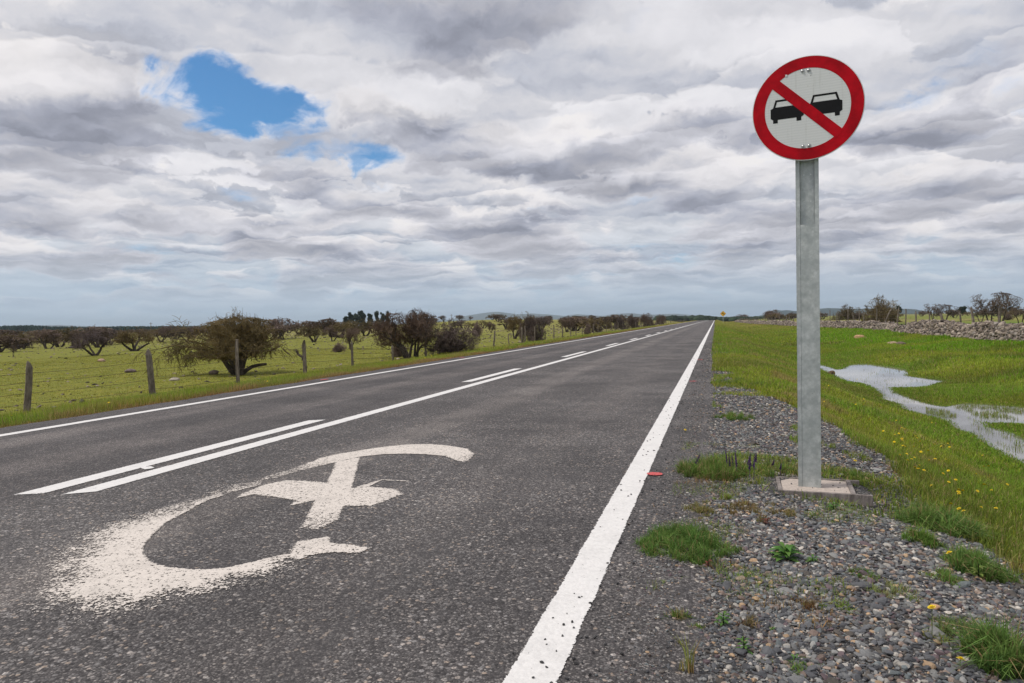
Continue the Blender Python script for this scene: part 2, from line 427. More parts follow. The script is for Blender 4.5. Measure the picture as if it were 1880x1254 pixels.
def make_col(name, rough=0.85, spec=0.2, nscale=40.0, namp=0.35, bump=0.3, bd=0.005, trans=0.0, objvar=0.0):
    m, t = mat(name)
    col = t.new('ShaderNodeAttribute', attribute_name='Col').outputs['Color']
    P = pos(t)
    n = t.noise(P, nscale, 4, 0.6)
    c = t.mix(1.0, col, t.ramp(n, [(0.25, (1 - namp,) * 3), (0.5, (1, 1, 1)), (0.75, (1 + namp,) * 3)]), 'MULTIPLY')
    if objvar:
        r = t.new('ShaderNodeObjectInfo').outputs['Random']
        c = t.mix(1.0, c, t.ramp(r, [(0, (1 - objvar, 1 - objvar * 0.9, 1 - objvar * 0.5)), (0.5, (1, 0.98, 0.95)), (1, (1 + objvar, 1 + objvar * 0.8, 1 + objvar * 0.7))]), 'MULTIPLY')
    p = principled(t, c, rough, n if bump else None, bump, bd, spec=spec)
    if trans:
        tl = t.new('ShaderNodeBsdfTranslucent'); t.put(tl, 'Color', c)
        mx = t.new('ShaderNodeMixShader', ins={0: trans}); t.l.new(p.outputs[0], mx.inputs[1]); t.l.new(tl.outputs[0], mx.inputs[2])
        t.l.new(mx.outputs[0], t.out.inputs[0])
    return m
def make_bark(name, a, b, sc=14.0):
    m, t = mat(name); tc = t.new('ShaderNodeTexCoord').outputs['Object']
    n = t.noise(t.v('MULTIPLY', tc, (1, 1, 0.25)), sc, 6, 0.7)
    n2 = t.noise(tc, 3.0, 3, 0.6)
    c = t.mix(t.ss(n, 0.3, 0.7), a, b)
    c = t.mix(t.m('MULTIPLY', t.ss(n2, 0.5, 0.7), 0.4), c, tuple(np.array(b) * 1.3))
    principled(t, c, 0.92, n, 0.8, 0.02, spec=0.1)
    return m
def make_galv():
    m, t = mat('galvanised_steel'); P = pos(t)
    n = t.noise(P, 16.0, 6, 0.7); n2 = t.noise(t.v('MULTIPLY', P, (1, 1, 0.2)), 28.0, 4, 0.6)
    v = voro(t, t.v('MULTIPLY', P, (1, 1, 0.8)), 60.0, out='Color'); g = t.new('ShaderNodeSeparateColor', ins={0: v})
    c = t.ramp(n, [(0.3, (0.37, 0.40, 0.39)), (0.5, (0.48, 0.51, 0.495)), (0.66, (0.64, 0.665, 0.65))])
    c = t.mix(0.16, c, t.ramp(g.outputs[0], [(0, (0.15, 0.16, 0.165)), (1, (0.5, 0.51, 0.51))]))
    c = t.mix(t.m('MULTIPLY', t.ss(n2, 0.58, 0.72), 0.35), c, (0.42, 0.44, 0.44))
    c = t.mix(t.m('MULTIPLY', t.ss(t.noise(P, 110.0, 2), 0.70, 0.76), 0.6), c, (0.13, 0.12, 0.10))
    r = t.mr(n, 0.3, 0.7, 0.42, 0.62)
    principled(t, c, r, n2, 0.15, 0.002, metal=0.45)
    return m
def make_simple(name, c, rough=0.6, spec=0.4, n=0.12, sc=30.0, metal=0.0, bump=0.0):
    m, t = mat(name); P = pos(t); nn = t.noise(P, sc, 5, 0.65)
    cc = t.mix(t.ss(nn, 0.3, 0.7), tuple(np.array(c) * (1 - n)), tuple(np.array(c) * (1 + n)))
    principled(t, cc, rough, nn if bump else None, bump, 0.003, spec=spec, metal=metal)
    return m
M = {}
M['asphalt'] = make_asphalt()
M['line'] = make_paint('white_line_paint', (0.78, 0.755, 0.73), wear=0.8)
M['symbol'] = make_paint('worn_symbol_paint', (0.71, 0.64, 0.575), wear=1.22)
M['redpaint'] = make_paint('red_survey_paint', (0.62, 0.10, 0.10), wear=1.3)
M['ground'] = make_ground()
M['blade'] = make_col('grass_blades', 0.65, 0.25, 3.0, 0.12, 0, trans=0.35)
M['leaf'] = make_col('weed_leaves', 0.55, 0.3, 30.0, 0.2, 0, trans=0.25)
M['petal'] = make_simple('yellow_petal', (0.80, 0.60, 0.01), 0.6)
M['purple'] = make_simple('purple_flower', (0.075, 0.035, 0.12), 0.8, n=0.4)
M['pebble'] = make_col('pebbles', 0.72, 0.35, 120.0, 0.22, 0.25, 0.002)
M['stone'] = make_col('field_stone', 0.9, 0.15, 7.0, 0.42, 0.6, 0.03)
M['bark'] = make_bark('thorn_bark', (0.035, 0.029, 0.024), (0.11, 0.09, 0.075))
M['twig'] = make_col('thorn_twigs', 0.9, 0.1, 1.2, 0.35, 0, objvar=0.22)
M['postwood'] = make_bark('weathered_post_wood', (0.085, 0.068, 0.056), (0.27, 0.225, 0.185), 22.0)
M['wire'] = make_simple('rusty_wire', (0.10, 0.07, 0.055), 0.7, metal=0.3)
M['galv'] = make_galv()
M['bolt'] = make_simple('bolt_steel', (0.45, 0.45, 0.44), 0.35, metal=0.8)
M['dark'] = make_simple('dark_hole', (0.02, 0.02, 0.02), 0.9)
M['concrete'] = make_simple('pale_concrete', (0.47, 0.40, 0.35), 0.9, 0.2, 0.18, 45.0, bump=0.5)
M['formwork'] = make_bark('grey_formwork_wood', (0.14, 0.12, 0.11), (0.33, 0.29, 0.27), 30.0)
M['conifer'] = make_col('forest_green', 0.9, 0.1, 0.15, 0.3, 0)
M['eleaf'] = make_col('eucalyptus_leaves', 0.8, 0.2, 0.3, 0.3, 0, trans=0.15)
M['hill'] = make_col('hill_scrub', 0.95, 0.05, 0.004, 0.3, 0)
M['signred'] = make_simple('sign_red_sheeting', (0.44, 0.002, 0.010), 0.5, 0.12, 0.22, 9.0)
M['signblack'] = make_simple('sign_black_print', (0.010, 0.010, 0.011), 0.5, 0.15)
M['yellow'] = make_simple('sign_yellow_sheeting', (0.85, 0.46, 0.02), 0.4, 0.5, 0.04, 5.0)
def make_white():
    m, t = mat('sign_white_sheeting'); tc = t.new('ShaderNodeTexCoord').outputs['Object']
    wv = t.new('ShaderNodeTexWave', wave_type='BANDS', bands_direction='Z'); t.put(wv, 'Vector', tc); t.put(wv, 'Scale', 18.0); t.put(wv, 'Distortion', 1.5); t.put(wv, 'Detail Scale', 2.0)
    n = t.noise(tc, 7.0, 4, 0.6)
    c = t.mix(wv.outputs['Fac'], (0.68, 0.69, 0.68), (0.74, 0.745, 0.735)); c = t.mix(t.m('MULTIPLY', n, 0.3), c, (0.55, 0.57, 0.57))
    st_ = t.ss(t.noise(t.v('MULTIPLY', tc, (40, 1, 3.0)), 1.0, 4, 0.6), 0.55, 0.72); c = t.mix(t.m('MULTIPLY', st_, 0.22), c, (0.40, 0.40, 0.37)); c = t.mix(t.m('MULTIPLY', t.ss(t.noise(tc, 60.0, 2, 0.5), 0.70, 0.74), 0.6), c, (0.25, 0.23, 0.2))
    principled(t, c, 0.5, spec=0.2)
    return m
M['signwhite'] = make_white()
def make_water():
    m, t = mat('water'); P = pos(t)
    n = t.noise(t.v('MULTIPLY', P, (1, 0.5, 1)), 7.0, 3, 0.5)
    p = principled(t, (0.17, 0.17, 0.16), 0.01, n, 0.02, 0.01, spec=0.9)
    t.put(p, 'IOR', 1.33)
    return m
M['water'] = make_water()

# ------------------------------------------------------------------ terrain
WZ = -0.95
_o = [(1502, 672), (1533, 688), (1565, 700.6), (1591, 704), (1612, 713), (1627, 724), (1629, 733.6), (1661, 742), (1671, 753), (1703, 761), (1746, 772),
      (1767, 787), (1799, 797), (1831, 819), (1854, 831), (1880, 843), (1990, 902), (2140, 985), (2260, 900), (2100, 770), (1880, 748), (1820, 744), (1778, 741),
      (1746, 748), (1720, 746), (1693, 741), (1661, 730), (1637, 721), (1629, 710), (1661, 712), (1682, 712), (1703, 706), (1731, 699.6), (1703, 696), (1661, 690),
      (1657, 678), (1625, 673), (1586, 668), (1565, 670), (1554, 677), (1533, 679), (1502, 669)]
WATER_O = [tuple(at(x, y, WZ)[:2]) for x, y in _o]
_i = [(1793, 772), (1820, 776), (1880, 778), (2000, 792), (2000, 842), (1880, 817), (1863, 804), (1842, 793), (1808, 785)]
WATER_I = [tuple(at(x, y, WZ)[:2]) for x, y in _i]
def water_sd(X, Y):
    X = np.asarray(X, float); Y = np.asarray(Y, float)
    d = np.full(X.shape, 50.0)
    m = (X > 2.0) & (X < 12) & (Y > 4) & (Y < 40)
    if m.any():
        a = seg_dist(X[m], Y[m], WATER_O); b = seg_dist(X[m], Y[m], WATER_I)
        d[m] = np.maximum(a, -b)
    return d
PX = [-14000, -400, -60, -14, -12.6, -10, -8.9, -8.3, -0.45, 0.75, 1.25, 1.9, 2.8, 4.2, 6.5, 8.0, 10.5, 12.5, 14.5, 25, 60, 400, 14000]
PZ = [-3, -1.2, -0.55, -0.52, -0.48, -0.24, -0.10, -0.02, -0.006, -0.030, -0.12, -0.37, -0.62, -0.90, -0.925, -0.82, -0.50, -0.26, -0.18, -0.16, -0.22, -0.9, -3]
def ground(X, Y):
    X = np.asarray(X, float); Y = np.asarray(Y, float)
    crest = 0.25 * (vn(Y, Y * 0, 0.35, 3) - 0.5)
    Xs = np.where((X > 0.3) & (X < 8), X + crest * sst(0.3, 1.2, X) * sst(8, 4, X), X)
    z = np.interp(Xs, PX, PZ)
    off = np.where(X < -8.3, -8.3 - X, np.where(X > -0.3, X + 0.3, 0))
    amp = np.clip(off * 0.02, 0, 0.055)
    z = z + amp * (fbm(X, Y, 0.9, 3, 2) - 0.5) * 2
    amp2 = np.clip((off - 4) * 0.006, 0, 0.35)
    z = z + amp2 * (fbm(X, Y, 0.05, 3, 9) - 0.5) * 2
    # far pasture rise on the left
    u = (X + 104) / 62.0; v = (Y - 315) / 70.0
    z = z + 3.1 * np.exp(-(u * u + v * v)) * sst(-20, -45, X)
    # the road crests and drops away
    z = z - 3.2 * sst(345, 560, Y) * sst(-60, -20, X) * sst(60, 20, X)
    # small bank in the right meadow
    z = z + 0.16 * np.exp(-((X - 8.5 - 0.5 * np.sin(Y * 0.3)) / 1.2) ** 2) * sst(16, 24, Y) * sst(60, 40, Y)
    z = z - 0.045 * np.exp(-((X - 0.98) / 0.28) ** 2 - ((Y - 4.72) / 0.22) ** 2) - 0.012 * np.exp(-((X - 0.7) / 0.4) ** 2 - ((Y - 4.7) / 0.2) ** 2)
    z = z - 0.07 * ((X > 0.40) & (X < 0.88) & (Y > 4.86) & (Y < 5.26))
    d = water_sd(X, Y) - 0.10
    near = d < 1.6
    zt = np.where(d < 0, WZ - 0.10 * sst(0, 0.5, -d) - 0.01, WZ + 0.0 + np.maximum(z - WZ, 0.02) * sst(0, 1.7, d) + 0.012 * sst(0, 0.15, d))
    z = np.where(near, zt, z)
    return z
def hit(x, y, far=900.0):
    """the point of the ground seen at a pixel of the photograph"""
    d = ray(x, y); d = d / np.hypot(d[0], d[1])
    t = np.concatenate([np.linspace(1.0, 60, 1200), np.linspace(60, far, 1700)])
    P = np.array([0, 0, CAM_H]) + t[:, None] * d
    below = P[:, 2] < ground(P[:, 0], P[:, 1])
    i = np.argmax(below) if below.any() else len(t) - 1
    p = P[i]; return np.array([p[0], p[1], float(ground(p[0:1], p[1:2])[0])])
def gz(x, y): return float(ground(np.array([x]), np.array([y]))[0])

def gravelmask(X, Y):
    e = 1.42 + 0.35 * (fbm(X * 0, Y, 0.8, 3, 4) - 0.5) - sst(7, 13.5, Y) * 1.15
    n = fbm(X, Y, 2.2, 4, 21) - 0.5
    g = sst(0.16, -0.10, X - e + n * 0.35) * sst(-2.0, -0.9, X)
    g = g * (1 - sst(9, 24, Y + n * 22) * 0.88 * sst(-0.3, 0.0, X))
    return np.clip(g, 0, 1)
GREEN = np.array([0.142, 0.222, 0.024]); LUSH = np.array([0.125, 0.235, 0.014]); YEL = np.array([0.28, 0.255, 0.03]); DRY = np.array([0.30, 0.215, 0.105]); OLIVE = np.array([0.12, 0.115, 0.028]); RED = np.array([0.17, 0.085, 0.045])
def lerp(a, b, t): return a + (b - a) * np.asarray(t)[..., None]
def gcol(X, Y):
    X = np.asarray(X, float); Y = np.asarray(Y, float)
    n1 = fbm(X, Y, 0.35, 4, 31); n2 = fbm(X, Y, 0.12, 3, 41); n3 = fbm(X, Y, 1.3, 3, 51)
    left = X < -4
    c = np.broadcast_to(GREEN, X.shape + (3,)).copy()
    c = lerp(c, YEL, np.clip(sst(0.42, 0.68, n1) * 0.32, 0, 1))
    c = lerp(c, OLIVE, np.clip(sst(0.50, 0.72, n3) * 0.28, 0, 1))
    # right: lush in the meadow, drier on the bank
    mead = sst(5.5, 9, X)
    c = np.where(left[..., None], c, lerp(c, LUSH, mead * sst(0.35, 0.6, n2) * 0.9))
    c = np.where(left[..., None], c, lerp(c, OLIVE, sst(0.57, 0.70, fbm(X, Y, 0.22, 3, 71)) * 0.45))
    c = np.where(left[..., None], c, lerp(c, np.array([0.23, 0.27, 0.03]), sst(0.52, 0.66, fbm(X * 0.6, Y, 0.5, 3, 95)) * mead * 0.6))
    bank = sst(-0.2, 1.0, X) * sst(3.6, 2.4, X)
    c = np.where(left[..., None], c, lerp(c, DRY, bank * sst(0.56, 0.74, n3) * 0.45))
    # left: verge dry and reddish by the asphalt, short olive-yellow pasture beyond
    c = np.where(left[..., None], lerp(c, np.array([0.200, 0.200, 0.033]), 0.92 * sst(-11.5, -14.5, X)), c)
    c = np.where(left[..., None], lerp(c, RED, sst(-10.0, -8.5, X + (n3 - 0.5) * 2.2) * 0.9), c)
    c = np.where(left[..., None], lerp(c, DRY, sst(0.50, 0.72, n3) * 0.55 * sst(-13.5, -11, X)), c)
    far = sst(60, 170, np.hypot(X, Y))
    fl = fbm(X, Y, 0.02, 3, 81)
    c = lerp(c, np.array([0.30, 0.27, 0.085]), far * (0.45 + 0.5 * sst(0.4, 0.65, fl)))  # far field: dry yellow grass, with its sunlit patches painted into the colour
    return c

def axis(lo, hi, d0, d1, step, g=1.09):
    a = list(np.arange(d0, d1, step)); s = step; x = d0
    L = []
    while x > lo: s *= g; x -= s; L.append(max(x, lo))
    s = step; x = a[-1]; Rr = []
    while x < hi: s *= g; x += s; Rr.append(min(x, hi))
    return np.array(L[::-1] + a + Rr)
xs = np.unique(np.concatenate([axis(-14000, 14000, -1.0, 9.0, 0.10, 1.045), np.arange(-15, -8, 0.22)]))
ys = axis(-60, 14000, 1.5, 36.0, 0.13, 1.035)
GX, GY = np.meshgrid(xs, ys)
GZ = ground(GX.ravel(), GY.ravel()).reshape(GX.shape)
inroad = (GX < -0.22) & (GX > -8.2) & (GY < 700)
GZ = np.where(inroad, GZ - 0.03, GZ)
ny, nx = GX.shape
idx = np.arange(ny * nx).reshape(ny, nx)
TF = np.stack([idx[:-1, :-1], idx[:-1, 1:], idx[1:, 1:], idx[1:, :-1]], -1).reshape(-1, 4)
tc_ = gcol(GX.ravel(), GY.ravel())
gm = gravelmask(GX.ravel(), GY.ravel())
gl = sst(-8.75, -8.35, GX.ravel() + (fbm(GX.ravel(), GY.ravel(), 1.5, 3, 61) - 0.5) * 0.5) * (GX.ravel() < -4)
wd = water_sd(GX.ravel(), GY.ravel())
tc_ = lerp(tc_, np.array([0.05, 0.045, 0.02]), sst(0.15, -0.15, wd))
tc_ = tc_ * np.where(GX.ravel() < -4, 0.95, 0.82)[:, None]
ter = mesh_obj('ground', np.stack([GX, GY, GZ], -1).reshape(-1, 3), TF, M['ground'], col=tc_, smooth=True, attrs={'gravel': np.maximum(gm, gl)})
tag(ter, kind='structure')

# water
wx0, wy0 = np.min(WATER_O, 0) - 0.3; wx1, wy1 = np.max(WATER_O, 0) + 0.3
wat = mesh_obj('water', [(wx0, wy0, WZ), (wx1, wy0, WZ), (wx1, wy1, WZ), (wx0, wy1, WZ)], np.array([[0, 1, 2, 3]]), M['water'])
tag(wat, kind='structure')

# ------------------------------------------------------------------ road
road_y = np.concatenate([np.arange(-6, 30, 0.06), np.arange(30, 120, 0.6), np.arange(120, 720, 6.0)])
def road_z(Y): return -3.2 * sst(345, 560, np.asarray(Y, float))
rr_ = 0.10 * (fbm(road_y, road_y * 0, 1.2, 4, 3) - 0.5) + 0.07 * (vn(road_y, road_y * 0, 14, 8) - 0.5)
rl_ = 0.14 * (fbm(road_y, road_y * 0, 1.0, 4, 6) - 0.5) + 0.06 * (vn(road_y, road_y * 0, 14, 11) - 0.5)
cols_x = [None, -7.9, -6.2, -4.4, -2.5, -0.6, None]
RV = []
for i, y in enumerate(road_y):
    z = float(road_z(y))
    RV += [(-8.33 + rl_[i], y, z - 0.05), (-8.30 + rl_[i], y, z)] + [(x, y, z) for x in cols_x[1:-1]] + [(-0.16 + rr_[i], y, z), (-0.04 + rr_[i], y, z - 0.016)]
RV = np.array(RV); k = 9; n = len(road_y)
ri = np.arange(n * k).reshape(n, k)
road = mesh_obj('road', RV, np.stack([ri[:-1, :-1], ri[:-1, 1:], ri[1:, 1:], ri[1:, :-1]], -1).reshape(-1, 4), M['asphalt'])
tag(road, kind='structure')

def strip(name, xc, width, y0, y1, material=None, slant=0.0, drift=0.0, cmax=1.0):
    step = 0.05 if y1 < 30 else None
    Y = np.arange(y0, y1, step) if step else np.concatenate([np.arange(y0, 30, 0.05) if y0 < 30 else [], np.arange(max(y0, 30), min(y1, 150), 0.5), np.arange(max(y0, 150), y1, 5.0) if y1 > 150 else []])
    Y = np.append(Y, y1)
    fr = np.array([-0.5, -0.44, -0.2, 0, 0.2, 0.44, 0.5]); cv = np.array([0.30, 0.95, 1, 1, 1, 0.95, 0.30]) * cmax
    xw = 0.012 * (vn(Y, Y * 0, 9, 4) - 0.5)
    V = []; C = []
    for i, y in enumerate(Y):
        e = min(1.0, 0.3 + (y - y0) / 0.04, 0.3 + (y1 - y) / 0.04) if y1 < 100 else 1.0
        for f, c in zip(fr, cv):
            yy = y + slant * f * width
            V.append((xc + drift * y + f * width + xw[i] * abs(f), yy, float(road_z(yy)) + 0.004)); C.append(c * e)
    kk = len(fr); ii = np.arange(len(Y) * kk).reshape(-1, kk)
    return mesh_obj(name, V, np.stack([ii[:-1, :-1], ii[:-1, 1:], ii[1:, 1:], ii[1:, :-1]], -1).reshape(-1, 4), material or M['line'], road, attrs={'cov': np.array(C)})
strip('edge_line', -0.578, 0.172, -2, 700)['label'] = 'broad white edge line crumbling onto the gravel'
strip('edge_line', -7.66, 0.16, -6, 700, drift=-0.0025)['label'] = 'white edge line on the pasture side'
strip('centre_line', -4.345, 0.185, 3.72, 700, drift=0.0012, slant=0.7)
y = 3.60; i = 0
while y < 200 and i < 24:
    strip('centre_dash', -4.685 + 0.0006 * y, 0.19, y, y + 3.7, slant=0.5); y += 8.85; i += 1

# worn painted symbol in the near lane (shape as it lies on the asphalt, metres)
ARC_IN = [(-3.193, 4.206), (-3.248, 3.981), (-3.262, 3.74), (-3.19, 3.447), (-3.141, 3.257), (-3.04, 3.056), (-2.967, 2.933), (-2.878, 2.823), (-2.775, 2.736), (-2.653, 2.67), (-2.541, 2.643), (-2.446, 2.64), (-2.345, 2.658), (-2.261, 2.703), (-2.19, 2.80), (-2.128, 2.90), (-2.07, 2.96)]
ARC_OUT = [(-3.30, 4.387), (-3.404, 4.254), (-3.409, 3.887), (-3.42, 3.592), (-3.42, 3.277), (-3.46, 3.15), (-3.42, 3.0), (-3.27, 2.70), (-3.04, 2.44), (-2.86, 2.24), (-2.698, 2.16), (-2.50, 2.15), (-2.31, 2.20), (-2.22, 2.32), (-2.13, 2.44), (-2.05, 2.56), (-1.98, 2.66), (-1.95, 2.78), (-1.98, 2.90)]
ARC = ARC_OUT + ARC_IN[::-1]
BLOB = [(-2.071, 2.93), (-2.107, 2.977), (-2.164, 3.129), (-2.108, 3.179), (-2.033, 3.26), (-1.988, 3.194), (-1.968, 3.154), (-1.862, 3.15), (-1.71, 3.133), (-1.732, 3.024), (-1.87, 3.021), (-1.949, 2.948), (-1.98, 2.868)]
TOP = [(-3.214, 4.716), (-3.300, 5.0), (-3.315, 5.167), (-3.255, 5.376), (-3.146, 5.57), (-3.003, 5.779), (-2.847, 5.921), (-2.647, 5.98), (-2.411, 5.944), (-2.175, 5.817), (-2.034, 5.598), (-1.985, 5.36), (-2.0, 5.24), (-2.079, 5.278), (-2.27, 5.459), (-2.435, 5.494), (-2.641, 5.489), (-2.826, 5.435), (-2.984, 5.294), (-3.074, 5.028), (-3.128, 4.872), (-3.182, 4.668)]
THIN = [(-3.300, 4.30), (-3.34, 4.46), (-3.30, 4.72), (-3.32, 5.0), (-3.22, 5.0), (-3.182, 4.668), (-3.201, 4.42)]
STEM = [(-3.074, 5.028), (-2.984, 5.294), (-2.473, 4.263), (-2.273, 3.805), (-2.147, 3.542), (-2.155, 3.339), (-2.286, 3.337), (-2.389, 3.581), (-2.548, 3.889), (-2.751, 4.383)]
CROSS = [(-3.113, 3.775), (-3.162, 3.952), (-3.185, 4.203), (-3.102, 4.382), (-2.945, 4.39), (-2.751, 4.383), (-2.473, 4.263), (-2.413, 4.34), (-2.177, 4.303), (-2.025, 4.192), (-2.066, 3.956), (-2.099, 3.843), (-2.264, 3.807), (-2.301, 3.799), (-2.548, 3.889), (-2.623, 3.712), (-2.647, 3.724), (-2.672, 3.862), (-3.054, 3.935)]
WHISK = [(-2.473, 4.263), (-2.435, 4.38), (-2.395, 4.549), (-2.167, 4.54), (-2.155, 4.514), (-2.367, 4.518), (-2.381, 4.325)]
WHISK2 = [(-2.998, 4.647), (-2.895, 4.657), (-2.881, 4.634), (-2.989, 4.633)]
gx = np.arange(-3.62, -1.6, 0.0125); gy = np.arange(2.0, 6.15, 0.0125)
SX, SY = np.meshgrid(gx, gy); sx_, sy_ = SX.ravel(), SY.ravel()
jit = (fbm(sx_, sy_, 9, 3, 5) - 0.5)
sa = seg_dist(sx_, sy_, ARC); dist_in = np.min([np.hypot(sx_ - a, sy_ - b) for a, b in [(ARC_IN[i][0] * (1 - t) + ARC_IN[i + 1][0] * t, ARC_IN[i][1] * (1 - t) + ARC_IN[i + 1][1] * t) for i in range(len(ARC_IN) - 1) for t in (0, .25, .5, .75)]], 0)
dist_out = np.min([np.hypot(sx_ - a, sy_ - b) for a, b in [(ARC_OUT[i][0] * (1 - t) + ARC_OUT[i + 1][0] * t, ARC_OUT[i][1] * (1 - t) + ARC_OUT[i + 1][1] * t) for i in range(len(ARC_OUT) - 1) for t in (0, .25, .5, .75)]], 0)
inside_in = seg_dist(sx_, sy_, ARC_IN + [(-2.3, 3.9)]) < 0
d_out_s = np.where(sa < 0, dist_out, -np.minimum(dist_out, 9)) + jit * 0.22
up = sst(3.45, 4.3, sy_)
cov = (0.22 + 0.70 * sst(-0.06, 0.22, d_out_s)) * sst(-0.16, -0.02, d_out_s) * (1 - 0.33 * up)
cov = np.where((sa > 0) & (dist_in < dist_out), 0, cov)
cov = np.where(inside_in & (sa > 0), 0, cov)
def soft(poly, wdt, mx): return mx * sst(0.004, -wdt, seg_dist(sx_, sy_, poly) + jit * 0.02)
low_stem = 1 - 0.32 * sst(3.8, 3.4, sy_)
for a in (soft(BLOB, 0.02, 0.88), soft(TOP, 0.015, 0.93 - 0.0 * sx_) * (0.72 + 0.28 * sst(4.7, 5.3, sy_)) * (0.75 + 0.25 * sst(-2.0, -2.2, sx_)), soft(THIN, 0.02, 0.55), soft(STEM, 0.010, 0.93) * low_stem, soft(CROSS, 0.03, 0.86), soft(WHISK, 0.006, 0.8), soft(WHISK2, 0.005, 0.8)):
    cov = np.maximum(cov, a)
si = np.arange(SX.size).reshape(SX.shape)
SF = np.stack([si[:-1, :-1], si[:-1, 1:], si[1:, 1:], si[1:, :-1]], -1).reshape(-1, 4)
SF = SF[(cov[SF] > 0.02).any(1)]
used = np.unique(SF); rem = np.zeros(SX.size, int); rem[used] = np.arange(len(used))
sym = mesh_obj('painted_symbol', np.stack([sx_, sy_, np.full(sx_.shape, 0.004)], -1)[used], rem[SF], M['symbol'], road, attrs={'cov': cov[used]})
sym['label'] = 'worn cream painted arrow-like symbol feathering out over the chippings'
def blotch(name, poly, mat_, cv=0.9, z=0.008):
    x0, y0 = np.min(poly, 0) - .02; x1, y1 = np.max(poly, 0) + .02
    A, B = np.meshgrid(np.arange(x0, x1, .008), np.arange(y0, y1, .008)); a, b = A.ravel(), B.ravel()
    cc = cv * sst(0.006, -0.012, seg_dist(a, b, poly)); ii = np.arange(A.size).reshape(A.shape)
    FF = np.stack([ii[:-1, :-1], ii[:-1, 1:], ii[1:, 1:], ii[1:, :-1]], -1).reshape(-1, 4)
    return mesh_obj(name, np.stack([a, b, np.full(a.shape, z)], -1), FF, mat_, road, attrs={'cov': cc})
blotch('paint_drip', [(-4.62, 4.52), (-4.556, 4.592), (-4.46, 4.533), (-4.50, 4.46)], M['line'], z=0.006)
for rx, ry, rw, rh, cv in ((-0.445, 5.10, 0.062, 0.055, 1.0), (-8.03, 12.8, 0.06, 0.16, 0.8), (-8.04, 21.1, 0.06, 0.24, 0.75), (-0.41, 12.8, 0.08, 0.14, 0.50), (-0.42, 19.5, 0.10, 0.25, 0.48)):
    r_ = blotch('survey_mark', [(rx + rw * math.cos(a), ry + rh * math.sin(a)) for a in np.linspace(0, 2 * math.pi, 12, endpoint=False)], M['redpaint'], cv, 0.009)
    r_['label'] = 'red survey paint mark beside the edge line'

# ------------------------------------------------------------------ stones: unit shapes
def ico(sub):
    import bmesh
    bm = bmesh.new(); bmesh.ops.create_icosphere(bm, subdivisions=sub, radius=1.0)
    V = np.array([v.co[:] for v in bm.verts]); Fq = np.array([[v.index for v in f.verts] for f in bm.faces]); bm.free()
    return V, Fq
ICO1, ICO2, ICO3 = ico(1), ico(2), ico(3)
def stones(P, size, rng, base, col, flat=(0.45, 0.85), rough=0.22, tilt=0.35):
    """many stones in one go: P (N,3) centres, size (N,), col (N,3)"""
    V0, F0 = base; N = len(P); k = len(V0)
    S = np.stack([size * rng.uniform(0.85, 1.35, N), size * rng.uniform(0.6, 1.0, N), size * rng.uniform(flat[0], flat[1], N)], -1)
    variants = []
    for i in range(12):
        d = V0.copy()
        for _ in range(5):
            nrm = rng.normal(size=3); nrm /= np.linalg.norm(nrm)
            h = rng.uniform(0.42, 0.85); s = d @ nrm; d = d - np.where(s > h, s - h, 0)[:, None] * nrm
        d = d * (1 + rough * 0.5 * (rng.random((k, 1)) - 0.5)); variants.append(d)
    W_ = np.array(variants)[rng.integers(0, 12, N)] * S[:, None, :]
    a = rng.uniform(0, 2 * np.pi, N); tl = rng.normal(0, tilt, N)
    ca, sa_, ct, st = np.cos(a), np.sin(a), np.cos(tl), np.sin(tl)
    x, y_, z = W_[..., 0], W_[..., 1], W_[..., 2]
    x, z = x * ct[:, None] - z * st[:, None], x * st[:, None] + z * ct[:, None]
    x, y_ = x * ca[:, None] - y_ * sa_[:, None], x * sa_[:, None] + y_ * ca[:, None]
    V = np.stack([x, y_, z], -1) + P[:, None, :]
    Fq = (F0[None] + (np.arange(N) * k)[:, None, None]).reshape(-1, 3)
    C = np.repeat(col, k, 0)
    return V.reshape(-1, 3), Fq, C
PEB = np.array([[0.055, 0.058, 0.066], [0.09, 0.095, 0.105], [0.13, 0.135, 0.14], [0.19, 0.195, 0.195], [0.075, 0.068, 0.062], [0.30, 0.29, 0.27], [0.15, 0.115, 0.10], [0.33, 0.235, 0.15], [0.12, 0.14, 0.15], [0.42, 0.40, 0.37], [0.10, 0.075, 0.085], [0.24, 0.19, 0.16]])
PPR = np.array([16, 18, 15, 11, 9, 7, 6, 3.5, 6, 2.5, 5, 4.0]); PPR = PPR / PPR.sum()
rng = np.random.default_rng(11)
PAD = (0.33, 1.00, 4.78, 5.32)
def in_frame(P, m=60):
    x, y_, z = proj(P); return (z > 0.3) & (x > -m) & (x < 1880 + m) & (y_ < 1254 + m)
def scatter(n, x0, x1, y0, y1):
    X = rng.uniform(x0, x1, n); Y = rng.uniform(y0, y1, n); return X, Y
parts_v = []; parts_f = []; parts_c = []; off = 0
